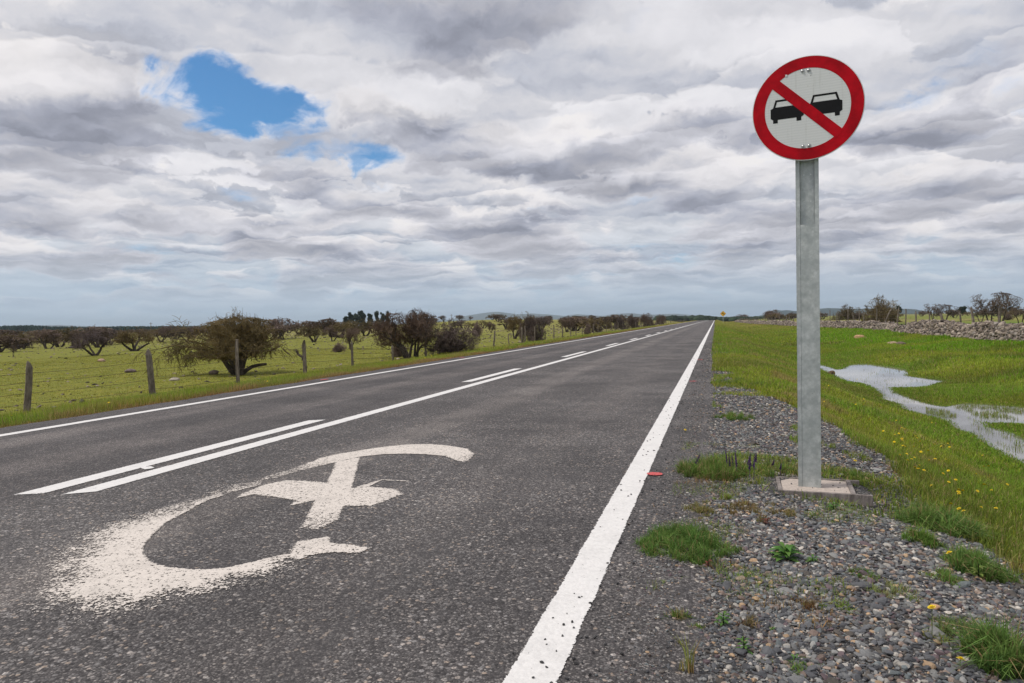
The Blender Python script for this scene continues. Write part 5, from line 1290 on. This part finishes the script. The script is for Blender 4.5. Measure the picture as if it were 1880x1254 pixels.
# ------------------------------------------------------------------ weeds, tufts and flowers on the shoulder
r = np.random.default_rng(101)
def tuft(x, yb, wpx, hpx, label, name='grass_tuft', cat='grass tuft', cols=((0.10, 0.19, 0.03), (0.17, 0.22, 0.04)), dry=0.12, n=None, lean=0.6, bw=0.0045, group=None, seed=None, spikes=0):
    p = hit(x, yb); s = proj(p[None])[2][0] / F_PX; rx = wpx * s / 2 * 1.08; h = hpx * s * 0.9; q_ = np.random.default_rng(seed if seed is not None else int(x * 7 + yb))
    depth = max(rx, 0.02) * (1.0 if hpx > wpx * 0.4 else 1.15)
    n = n or int(np.clip(rx * depth * 9000 + 60, 60, 4200))
    n = int(n * 1.6); nc = max(3, n // 50); a = q_.uniform(0, 6.28, nc); rr = np.sqrt(q_.random(nc)) * (0.7 + 0.6 * vn(np.cos(a) * 1.5, np.sin(a) * 1.5, 1.3, int(x)))
    CX = np.cos(a) * rr * rx * 0.85; CY = np.sin(a) * rr * depth * 0.85; ch = q_.uniform(0.35, 1.15, nc) * (1.1 - 0.45 * rr); cd = lerp(np.array(cols[0]), np.array(cols[1]), q_.random(nc)) * q_.uniform(0.75, 1.3, (nc, 1))
    k_ = q_.integers(0, nc, n); ba = q_.uniform(0, 6.28, n); br = q_.random(n) ** 1.2 * min(0.035, rx * 0.5)
    X = CX[k_] + np.cos(ba) * br; Y = CY[k_] + np.sin(ba) * br; Z = ground(X + p[0], Y + p[1]) - p[2]
    c = cd[k_] * q_.uniform(0.7, 1.3, (n, 1)); c = np.where((q_.random(n) < dry)[:, None], DRY * q_.uniform(0.7, 1.3, (n, 1)), c)
    hh = h * q_.uniform(0.4, 1.1, n) * ch[k_]
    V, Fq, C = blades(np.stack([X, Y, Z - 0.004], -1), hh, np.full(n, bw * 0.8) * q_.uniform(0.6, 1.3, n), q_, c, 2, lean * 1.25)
    t = thing(name, label, cat, p, 0, group)
    mesh_obj('blades', V, Fq, M['blade'], t, col=C)
    if spikes:
        for _ in range(spikes):
            mb = MB(); bx_, by_ = q_.uniform(-0.2, rx), q_.uniform(-0.5, 0.5) * depth; hs = h * q_.uniform(0.8, 1.25); lx, ly_ = q_.normal(0, 0.02, 2)
            z0 = gz(p[0] + bx_, p[1] + by_) - p[2]
            for k_ in range(26):
                f = k_ / 26; an = k_ * 2.4; rad = 0.010 * (1 - f * 0.7); zz = z0 + hs * (0.45 + 0.55 * f); cx, cy = bx_ + lx * f, by_ + ly_ * f
                mb.add(np.array([[cx, cy, zz], [cx + math.cos(an) * rad, cy + math.sin(an) * rad, zz + 0.006], [cx + math.cos(an + .7) * rad, cy + math.sin(an + .7) * rad, zz + 0.012], [cx, cy, zz + 0.012]]), [(0, 1, 2, 3)])
            mb.tube([(bx_, by_, z0), (bx_ + lx, by_ + ly_, z0 + hs)], [0.002, 0.0012], 4, cap=False)
            mb.build('flower_spike', M['purple'], t)
    return t
def rosette(x, yb, wpx, hpx, label, nleaf=22, cols=((0.07, 0.19, 0.03), (0.13, 0.24, 0.05)), seed=0, name='leafy_weed', levels=3, lw=0.35):
    p = hit(x, yb); s = proj(p[None])[2][0] / F_PX; R0 = wpx * s / 2; H = hpx * s; q_ = np.random.default_rng(seed + int(x)); V = []; Fq = []; C = []; o = 0
    for i in range(nleaf):
        a = i * 2.4 + q_.normal(0, 0.2); lv = (i % levels) / levels; L = R0 * q_.uniform(0.6, 1.0) * (1 - 0.35 * lv); z0 = H * 0.75 * lv; up_ = q_.uniform(0.15, 0.7); W_ = L * lw * q_.uniform(0.8, 1.2)
        ts = np.linspace(0, 1, 6); wprof = np.array([0.12, 0.55, 1.0, 0.95, 0.6, 0.05]) * W_ / 2
        cx = np.cos(a) * ts * L; cy = np.sin(a) * ts * L; cz = z0 + up_ * L * np.sin(ts * 2.4) * 0.6 + 0.003
        sx2, sy2 = -np.sin(a), np.cos(a)
        for k_ in range(6):
            V += [(cx[k_] + sx2 * wprof[k_], cy[k_] + sy2 * wprof[k_], cz[k_] + wprof[k_] * 0.35), (cx[k_], cy[k_], cz[k_]), (cx[k_] - sx2 * wprof[k_], cy[k_] - sy2 * wprof[k_], cz[k_] + wprof[k_] * 0.35)]
        for k_ in range(5):
            for m_ in (0, 1): Fq.append((o + k_ * 3 + m_, o + k_ * 3 + m_ + 1, o + (k_ + 1) * 3 + m_ + 1, o + (k_ + 1) * 3 + m_))
        o += 18; C += [tuple(lerp(np.array(cols[0]), np.array(cols[1]), q_.random()) * q_.uniform(0.75, 1.2))] * 18
    t = thing(name, label, 'weed', p)
    mesh_obj('leaves', V, np.array(Fq), M['leaf'], t, col=np.array(C), smooth=True)
    mb = MB(); mb.tube([(0, 0, -0.01), (0, 0, H * 0.75)], [0.003, 0.0015], 5); mb.build('stem', M['leaf'], t, attrs=None)
    return t
GRN = ((0.085, 0.17, 0.03), (0.15, 0.22, 0.04)); REDD = ((0.17, 0.09, 0.04), (0.16, 0.17, 0.045)); PALE = ((0.20, 0.26, 0.09), (0.26, 0.27, 0.12)); DKG = ((0.08, 0.165, 0.035), (0.15, 0.23, 0.05))
tuft(1313, 872, 128, 46, 'wide weedy grass clump with purple flower spikes left of the sign post', cols=GRN, dry=0.22, spikes=9, n=3800)
tuft(1262, 1008, 176, 40, 'dense dark green grass cushion on the gravel by the edge line', cols=DKG, dry=0.08, n=5200)
tuft(1425, 868, 120, 24, 'sparse green weeds with purple spikes just left of the sign post foot', cols=GRN, dry=0.2, n=1300, spikes=4)
tuft(1345, 768, 78, 18, 'small bright grass tuft on the shoulder before the big clumps', cols=GRN, n=1100)
tuft(1352, 703, 90, 16, 'spreading grass patch where the gravel shoulder begins', cols=GRN, n=1200)
tuft(1390, 712, 60, 16, 'dark grass tuft at the edge of the gravel bank', cols=DKG, n=900)
tuft(1560, 880, 110, 22, 'low green weeds behind the concrete footing', cols=GRN, dry=0.2, n=1600)
tuft(1395, 942, 130, 22, 'reddish dry grass straggle in front of the footing', cols=REDD, dry=0.3, n=900)
tuft(1290, 938, 96, 20, 'thin yellowish weeds between the two big grass clumps', cols=((0.16, 0.17, 0.04), (0.2, 0.2, 0.06)), dry=0.35, n=620)
tuft(1325, 915, 44, 18, 'small yellow-green weed above the dense grass cushion', cols=((0.2, 0.24, 0.04), (0.16, 0.22, 0.04)), n=320)
tuft(1535, 1128, 56, 26, 'bright grass tuft alone in the middle of the gravel', cols=((0.11, 0.2, 0.04), (0.2, 0.25, 0.06)), n=300, lean=0.9)
tuft(1392, 1066, 52, 16, 'flat grass tuft right of the reddish weed', cols=GRN, n=260, lean=0.9)
tuft(1216, 1080, 28, 12, 'tiny round grass tuft at the asphalt edge', cols=((0.12, 0.2, 0.05), (0.18, 0.24, 0.07)), n=160)
tuft(1582, 1062, 52, 26, 'fine upright grass tuft in the stony middle of the shoulder', cols=GRN, n=240)
tuft(1640, 1096, 86, 26, 'pale grey-green straggly weed near the orange stone', cols=PALE, dry=0.2, n=520)
tuft(1690, 1000, 62, 44, 'upright grass tuft on the gravel edge below the meadow bank', cols=GRN, n=620, bw=0.006)
tuft(1735, 1062, 72, 24, 'low dark weed at the stony foot of the bank', cols=DKG, n=620)
tuft(1790, 1048, 110, 56, 'leafy dark green clump at the foot of the grass bank', cols=DKG, n=1700, bw=0.006)
tuft(1725, 968, 140, 62, 'long green grass spilling over the gravel edge', cols=((0.09, 0.18, 0.04), (0.15, 0.23, 0.05)), n=2200, bw=0.006, lean=0.8)
tuft(1855, 1238, 130, 118, 'tall coarse grass in the lower right corner', cols=((0.08, 0.16, 0.035), (0.14, 0.21, 0.05)), n=1500, bw=0.007)
tuft(1790, 1172, 150, 40, 'thin green straggle creeping over the stones near the corner', cols=((0.10, 0.17, 0.05), (0.15, 0.2, 0.06)), n=900, lean=1.1)
tuft(1250, 1146, 70, 26, 'wispy green weeds left of the small leafy rosette', cols=GRN, dry=0.3, n=240)
tuft(1245, 1190, 70, 16, 'yellow-brown creeping weed in the fine gravel', cols=((0.15, 0.14, 0.03), (0.11, 0.13, 0.03)), dry=0.3, n=360)
tuft(1480, 1120, 60, 26, 'reddish-green sprig left of the bright lone tuft', cols=REDD, n=180)
tuft(1380, 1150, 60, 18, 'brown seedy weed right of the small leafy rosette', cols=((0.12, 0.06, 0.045), (0.14, 0.12, 0.05)), n=220)
tuft(1725, 1180, 46, 28, 'small tuft under the lone dandelion', cols=((0.13, 0.16, 0.04), (0.18, 0.2, 0.07)), n=160)
tuft(1475, 1236, 60, 18, 'mossy green weed at the bottom between pebbles', cols=DKG, n=260)
tuft(1415, 1230, 30, 14, 'small bright weed left of the mossy one at the bottom', cols=GRN, n=120)
tuft(1446, 872, 34, 34, 'single upright blades right beside the sign post', cols=GRN, n=60, bw=0.007)
tuft(1500, 955, 60, 16, 'little green sprigs below the formwork board', cols=GRN, n=160)
tuft(1262, 1236, 26, 96, 'tall dry straw stalks rising from the gravel at the bottom', cols=((0.3, 0.2, 0.09), (0.16, 0.2, 0.05)), n=26, lean=0.22, bw=0.006, name='dry_grass', cat='dry grass')
tuft(1330, 1052, 60, 34, 'sparse upright seed grass beside the orange leaf', cols=((0.15, 0.2, 0.06), (0.2, 0.2, 0.1)), n=60, lean=0.3)
rosette(1443, 1028, 76, 30, 'broad leafy rosette weed in the middle of the gravel', 30, seed=1)
rosette(1492, 1038, 34, 14, 'smaller leafy weed touching the broad rosette', 14, seed=2)
rosette(1328, 1152, 42, 32, 'small bright leafy weed in fine gravel', 18, seed=3)
rosette(1366, 1208, 40, 40, 'upright leafy weed near the bottom of the picture', 22, seed=4)
rosette(1418, 1170, 20, 12, 'tiny leafy weed right of the upright one', 10, seed=5)
rosette(1797, 1066, 44, 40, 'broad-leaved yellow-green dock by the leafy dark clump', 14, ((0.14, 0.2, 0.04), (0.18, 0.22, 0.05)), seed=6)
rosette(1410, 966, 34, 22, 'dark red-leaved dock in front of the footing', 12, ((0.10, 0.035, 0.025), (0.16, 0.06, 0.04)), seed=7)
rosette(1300, 1048, 28, 22, 'red-leaved seedling below the dense grass cushion', 10, ((0.14, 0.04, 0.03), (0.2, 0.07, 0.04)), seed=8)
rosette(1342, 1044, 18, 24, 'orange withered leaf standing in the gravel', 4, ((0.55, 0.22, 0.03), (0.5, 0.25, 0.05)), seed=9, lw=0.5)
rosette(1458, 934, 30, 34, 'upright green and red leaves in front of the formwork board', 9, ((0.10, 0.15, 0.03), (0.2, 0.09, 0.04)), seed=10, lw=0.2)
rosette(1530, 938, 36, 20, 'small bright green seedling in front of the board', 14, seed=11)
rosette(1460, 1165+50, 0.1 + 26, 10, 'flat green seedling at the bottom middle of the gravel', 9, seed=12)

# dandelions
def petal_mesh():
    V = []; Fq = []; o = 0
    for ring, (n_, L, z) in enumerate(((16, 0.017, 0.0), (12, 0.011, 0.003), (7, 0.006, 0.005))):
        for i in range(n_):
            a = i / n_ * 6.283 + ring * 0.2; w_ = 0.0022
            V += [(math.cos(a) * 0.002 - math.sin(a) * w_, math.sin(a) * 0.002 + math.cos(a) * w_, z), (math.cos(a) * 0.002 + math.sin(a) * w_, math.sin(a) * 0.002 - math.cos(a) * w_, z), (math.cos(a) * L + math.sin(a) * w_, math.sin(a) * L - math.cos(a) * w_, z + 0.003 + ring * .001), (math.cos(a) * L - math.sin(a) * w_, math.sin(a) * L + math.cos(a) * w_, z + 0.003 + ring * .001)]
            Fq.append((o, o + 1, o + 2, o + 3)); o += 4
    return V, Fq
pv, pf = petal_mesh()
PET = proto_mesh(pv, np.array(pf), M['petal'])
sv, sf = tubes(np.array([[(0, 0, 0), (0.003, 0.0, 0.5), (0, 0, 1.0)]], float), np.array([[0.0018, 0.0015, 0.0013]]), 4)
STM = proto_mesh(sv, sf, M['leaf'], col=np.tile([0.13, 0.17, 0.05], (len(sv), 1)))
def dandelion(p, h, label, group, sc=1.0, tilt=0.5, rnd=random.Random(6)):
    t = thing('dandelion', label, 'flower', p, rnd.uniform(0, 6), group)
    a = bpy.data.objects.new('stem', STM); COL.objects.link(a); a.parent = t; a.scale = (sc, sc, h)
    b = bpy.data.objects.new('flower_head', PET); COL.objects.link(b); b.parent = t; b.location = (0, 0, h); b.scale = (sc,) * 3; b.rotation_euler = (rnd.uniform(-tilt, tilt), rnd.uniform(-tilt, tilt), 0)
for (x, y_, hp, lab) in ((1711, 1172, 55, 'lone yellow dandelion on a long stem above the orange stone'), (1743, 1052, 33, 'yellow dandelion at the gravel foot of the leafy dark clump'), (1764, 1236, 16, 'low yellow dandelion near the lower right corner'), (1258, 797, 7, 'small yellow flower on the asphalt side of the shoulder'), (1323, 763, 6, 'yellow flower in the small bright tuft by the road'), (1570, 858, 12, 'yellow flower right behind the sign post on the gravel edge')):
    p = hit(x, y_); s = proj(p[None])[2][0] / F_PX; dandelion(p, hp * s, lab, None, 0.85)
rd_ = np.random.default_rng(12); cnt = 0
while cnt < 84:
    if cnt < 60: k0 = [(1665, 838), (1640, 812), (1700, 850), (1560, 745), (1545, 690), (1730, 905), (1790, 930), (1640, 880)][cnt % 8]; x = rd_.normal(k0[0], 26); y_ = rd_.normal(k0[1], 16)
    else: x = rd_.uniform(1400, 1880); y_ = rd_.uniform(660, 1000)
    if x > 1875 or x < 1380 or (1462 < x < 1505) or y_ > 1000 or y_ < 660: continue
    p = hit(x, y_)
    if gravelmask(p[0:1], p[1:2])[0] > 0.3 or p[0] > 4.2 or water_sd(p[0:1], p[1:2])[0] < 0.1: continue
    dandelion(p, rd_.uniform(0.09, 0.16), 'small yellow dandelion in the grass bank between the gravel and the ditch', 'dandelions on the grass bank', 0.75, 0.6); cnt += 1
cnt = 0
while cnt < 36:
    Yq = rd_.uniform(6, 60); Xq = rd_.uniform(-12.5, -9.2); p = np.array([Xq, Yq, gz(Xq, Yq)])
    if not in_frame(p[None])[0]: continue
    dandelion(p, rd_.uniform(0.12, 0.2), 'small yellow dandelion in the verge across the road', 'dandelions on the far verge', 1.1, 0.6); cnt += 1

# ------------------------------------------------------------------ the no-overtaking sign
def sz_rot(a): return [[math.cos(a), -math.sin(a), 0], [math.sin(a), math.cos(a), 0], [0, 0, 1]]
DR = 0.345; DC = np.array([0.5992, 4.97, 2.534]); SA = math.radians(-8); BZ = -0.028
sg = thing('traffic_sign', 'round red and white no-overtaking sign on a grey steel post beside the road', 'road sign', (0.602, 5.02, BZ), SA)
c_, s2 = math.cos(-SA), math.sin(-SA); rv = DC - np.array([0.602, 5.02, BZ]); dl = np.array([rv[0] * c_ - rv[1] * s2, rv[0] * s2 + rv[1] * c_, rv[2]])   # disc centre in sign space
# disc
def disc_ring(mb, r0, r1, y0, n_=96):
    a = np.linspace(0, 2 * np.pi, n_, endpoint=False)
    if r0 <= 0:
        mb.add(np.stack([np.cos(a) * r1, np.full(n_, y0), np.sin(a) * r1], -1), [tuple(range(n_))])
    else:
        V = np.concatenate([np.stack([np.cos(a) * r, np.full(n_, y0), np.sin(a) * r], -1) for r in (r0, r1)])
        mb.add(V, [(i, (i + 1) % n_, n_ + (i + 1) % n_, n_ + i) for i in range(n_)])
mb = MB(); n_ = 96; a = np.linspace(0, 2 * np.pi, n_, endpoint=False)
rings = [(0.0, 0), ]
prof = [(DR * 0.995, -0.0), (DR, 0.001), (DR, 0.0035), (DR * 0.99, 0.004)]
V = np.concatenate([np.stack([np.cos(a) * r_, np.full(n_, y_), np.sin(a) * r_], -1) for r_, y_ in prof])
Fq = [tuple(range(n_)), tuple(3 * n_ + n_ - 1 - i for i in range(n_))] + [(k_ * n_ + i, (k_ + 1) * n_ + i, (k_ + 1) * n_ + (i + 1) % n_, k_ * n_ + (i + 1) % n_) for k_ in range(3) for i in range(n_)]
mb.add(V, Fq); panel = mb.build('panel', M['signwhite'], sg, loc=tuple(dl))
def on_panel(name, mb, m_, lab=None):
    o = mb.build(name, m_, panel)
    if lab: o['label'] = lab
    return o
mb = MB(); disc_ring(mb, DR * 0.765, DR * 0.985, -0.0012)
on_panel('red_border', mb, M['signred'])
U = DR
def flat(poly, y0, y1=None):
    mb = MB(); P_ = [(x * U, z * U) for x, z in poly]
    mb.prism(P_, y0, y1 if y1 is not None else y0 + 0.0008); return mb
# the slash, upper left to lower right
on_panel('red_slash', flat([(-0.648, 0.483), (-0.512, 0.621), (0.636, -0.497), (0.500, -0.637)], -0.0022), M['signred'])
car = [(-0.30, 0.060), (-0.255, 0.080), (-0.208, 0.232), (0.208, 0.232), (0.255, 0.080), (0.30, 0.060), (0.30, -0.120), (0.255, -0.150), (0.255, -0.216), (0.170, -0.216), (0.170, -0.152), (-0.170, -0.152), (-0.170, -0.216), (-0.255, -0.216), (-0.255, -0.150), (-0.30, -0.120)]
win = [(-0.212, 0.092), (-0.180, 0.196), (0.180, 0.196), (0.212, 0.092)]
def car_mb(cx):
    mb = MB(); y0, y1 = -0.0010, -0.0002
    # body below the window line, then pillars and roof round the window
    body = [(-0.30, 0.060), (-0.255, 0.080), (-0.251, 0.092), (0.251, 0.092), (0.255, 0.080), (0.30, 0.060), (0.30, -0.120), (0.255, -0.150), (-0.255, -0.150), (-0.30, -0.120)]
    for poly in (body, [(-0.251, 0.092), (-0.208, 0.232), (-0.180, 0.196), (-0.212, 0.092)], [(0.212, 0.092), (0.180, 0.196), (0.208, 0.232), (0.251, 0.092)], [(-0.208, 0.232), (0.208, 0.232), (0.180, 0.196), (-0.180, 0.196)],
                 [(-0.255, -0.150), (-0.170, -0.150), (-0.170, -0.216), (-0.255, -0.216)], [(0.170, -0.150), (0.255, -0.150), (0.255, -0.216), (0.170, -0.216)]):
        mb.prism([((x + cx) * U, z * U) for x, z in poly], y0, y1)
    return mb
on_panel('car_symbol', car_mb(-0.358), M['signblack'])['label'] = 'left black car on the sign'
on_panel('car_symbol', car_mb(0.316), M['signblack'])['label'] = 'right black car on the sign'
on_panel('peeled_spot', flat([(-0.385, 0.655), (-0.350, 0.66), (-0.345, 0.695), (-0.38, 0.70)], -0.0030), M['signwhite'])
for (bx_, bz_) in ((-0.074, 0.722), (0.036, 0.718), (-0.078, -0.722), (0.032, -0.722)):
    mb = MB(); V = []; n2_ = 12
    aa = np.arange(n2_) * 2 * np.pi / n2_
    for r_, y_ in ((0.0125, -0.0012), (0.0125, -0.0028), (0.0085, -0.0030), (0.0078, -0.0075), (0.0045, -0.0095)):
        V.append(np.stack([bx_ * U + np.cos(aa) * r_, np.full(n2_, y_), bz_ * U + np.sin(aa) * r_], -1))
    mb.add(np.concatenate(V), [(k_ * n2_ + i, k_ * n2_ + (i + 1) % n2_, (k_ + 1) * n2_ + (i + 1) % n2_, (k_ + 1) * n2_ + i) for k_ in range(4) for i in range(n2_)] + [tuple(4 * n2_ + i for i in range(n2_))])
    mb.build('bolt', M['bolt'], panel, smooth=False)
# post: an open channel of 140 x 60 mm, closed lower down by a cover plate
PT = dl[2] + 0.20; hw, dpth, th_, lip = 0.072, 0.055, 0.003, 0.026
def rect_col(mb, x0, x1, y0, y1, z0, z1): mb.box(((x0 + x1) / 2, (y0 + y1) / 2, (z0 + z1) / 2), (x1 - x0, y1 - y0, z1 - z0))
mb = MB()
Yf = 0.0
rect_col(mb, -hw, -hw + th_, Yf, Yf + dpth, -0.02, PT); rect_col(mb, hw - th_, hw, Yf, Yf + dpth, -0.02, PT)
rect_col(mb, -hw + th_, hw - th_, Yf + dpth - th_, Yf + dpth, -0.02, PT)
rect_col(mb, -hw + th_, -hw + lip, Yf + 0.0005, Yf + 0.0035, -0.02, PT); rect_col(mb, hw - lip, hw - th_, Yf + 0.0005, Yf + 0.0035, -0.02, PT)
rect_col(mb, -hw + lip - 0.0025, -hw + lip, Yf + 0.0035, Yf + 0.016, -0.02, PT); rect_col(mb, hw - lip, hw - lip + 0.0025, Yf + 0.0035, Yf + 0.016, -0.02, PT)
post = mb.build('post', M['galv'], sg)
ztop_cover = 1.797
mb = MB(); rect_col(mb, -hw + lip + 0.0006, hw - lip - 0.0006, Yf + 0.0022, Yf + 0.0042, -0.02, ztop_cover); mb.build('cover_plate', M['galv'], post)
mb = MB(); rect_col(mb, -hw + lip + 0.0015, hw - lip - 0.0015, Yf + 0.024, Yf + 0.027, ztop_cover - 0.05, PT); mb.build('inner_plate', M['galv'], post)
for zz in (2.135, 1.955):
    for xx in (-0.020, 0.022):
        mb = MB(); aa = np.arange(10) * 2 * np.pi / 10
        mb.add(np.stack([xx + np.cos(aa) * 0.0042, np.full(10, Yf + 0.0232), zz + np.sin(aa) * 0.0042], -1), [tuple(range(10))]); mb.build('bolt_hole', M['signwhite'], post)
# brackets between disc and post
mb = MB(); mb.box((0, -0.004, dl[2] + 0.245), (0.10, 0.026, 0.04)); mb.box((0, -0.004, dl[2] - 0.25), (0.10, 0.026, 0.04)); mb.build('bracket', M['galv'], sg)

# footing: concrete cast inside a plank frame
ft = thing('concrete_footing', 'square pale concrete footing in a grey plank frame round the sign post foot', 'footing', (0.64, 5.05, 0.014), math.radians(-3))
g = MB(); V = []; 
gx2 = np.linspace(-0.215, 0.215, 30); gy2 = np.linspace(-0.185, 0.205, 26); A, B = np.meshgrid(gx2, gy2)
zc_ = -0.035 + 0.006 * (fbm(A.ravel(), B.ravel(), 18, 3, 5) - 0.5); ii = np.arange(A.size).reshape(A.shape)
mesh_obj('slab', np.stack([A.ravel(), B.ravel(), zc_], -1), np.stack([ii[:-1, :-1], ii[:-1, 1:], ii[1:, 1:], ii[1:, :-1]], -1).reshape(-1, 4), M['concrete'], ft, smooth=True)
def plank(c, size, rz, label=None):
    mb = MB(); mb.box((0, 0, 0), size); o = mb.build('plank', M['formwork'], ft); o.location = c; o.rotation_euler = (0, 0, rz)
    bv = o.modifiers.new('b', 'BEVEL'); bv.width = 0.0025; bv.segments = 2
    if label: o['label'] = label
plank((0.045, -0.198, -0.062), (0.56, 0.024, 0.072), 0.0, 'front plank with its long end sticking out')
plank((0.03, 0.220, -0.058), (0.54, 0.022, 0.06), 0.01)
plank((-0.232, 0.01, -0.056), (0.026, 0.388, 0.062), 0.02)
plank((0.222, 0.01, -0.055), (0.03, 0.388, 0.058), -0.03)
# little stones on the slab
rs = np.random.default_rng(4); n = 16; V, Fq, C = stones(np.stack([rs.uniform(-0.18, 0.19, n), rs.uniform(-0.17, 0.15, n), np.full(n, -0.031)], -1), rs.uniform(0.003, 0.008, n), rs, ICO1, PEB[rs.integers(0, 6, n)] * 0.7)
mesh_obj('grit', V, Fq, M['pebble'], ft, col=C)

# ------------------------------------------------------------------ far curve warning sign
DY = 205.0; p = at(1327.5, 590, 0); d = ray(1327.5, 576.0); X_ = d[0] / d[1] * DY; zc2 = CAM_H + d[2] / d[1] * DY
ws = thing('warning_sign', 'yellow diamond left-curve sign on a thin post at the far end of the road', 'road sign', (X_, DY, gz(X_, DY)), 0)
zz = zc2 - gz(X_, DY); s = DY / F_PX * 1.04; R_ = 4.9 * s
mb = MB(); mb.tube([(0, 0.04, 0), (0, 0.04, zz + R_ * 0.6)], [0.05, 0.05], 8); mb.build('post', M['galv'], ws)
mb = MB(); mb.prism([(0, R_), (R_, 0), (0, -R_), (-R_, 0)], -0.012, 0.0); pn = mb.build('panel', M['yellow'], ws, loc=(0, 0, zz))
mb = MB()
for a_, b_ in (((R_, 0.0), (0.0, R_)), ((0.0, R_), (-R_, 0.0)), ((-R_, 0), (0, -R_)), ((0, -R_), (R_, 0))):
    k0, k1 = 0.94, 0.88; mb.prism([(a_[0] * k0, a_[1] * k0), (b_[0] * k0, b_[1] * k0), (b_[0] * k1, b_[1] * k1), (a_[0] * k1, a_[1] * k1)], -0.018, -0.014)
mb.build('black_rim', M['signblack'], pn)
mb = MB(); 
mb.prism([(0.34 * R_, -0.52 * R_), (0.50 * R_, -0.36 * R_), (0.30 * R_, -0.05 * R_), (0.0, 0.18 * R_), (-0.12 * R_, 0.02 * R_), (0.12 * R_, -0.18 * R_)], -0.022, -0.014)
mb.prism([(-0.42 * R_, 0.34 * R_), (0.06 * R_, 0.40 * R_), (-0.26 * R_, -0.10 * R_)], -0.022, -0.014)
mb.build('curve_arrow', M['signblack'], pn)

# ------------------------------------------------------------------ haze
HZ = 0.85e-4
mb = MB(); mb.box((0, 5500, 95), (40000, 23000, 210))
hz = mb.build('haze', None) if False else None
m_, t = mat('haze_air')
pv_ = t.new('ShaderNodeVolumePrincipled', ins={'Color': (0.74, 0.88, 1.0, 1), 'Density': HZ, 'Anisotropy': 0.2})
t.l.new(pv_.outputs[0], t.out.inputs['Volume'])
hz = mb.build('haze', m_); tag(hz, 'thin blue haze over the plain', 'haze', kind='stuff')
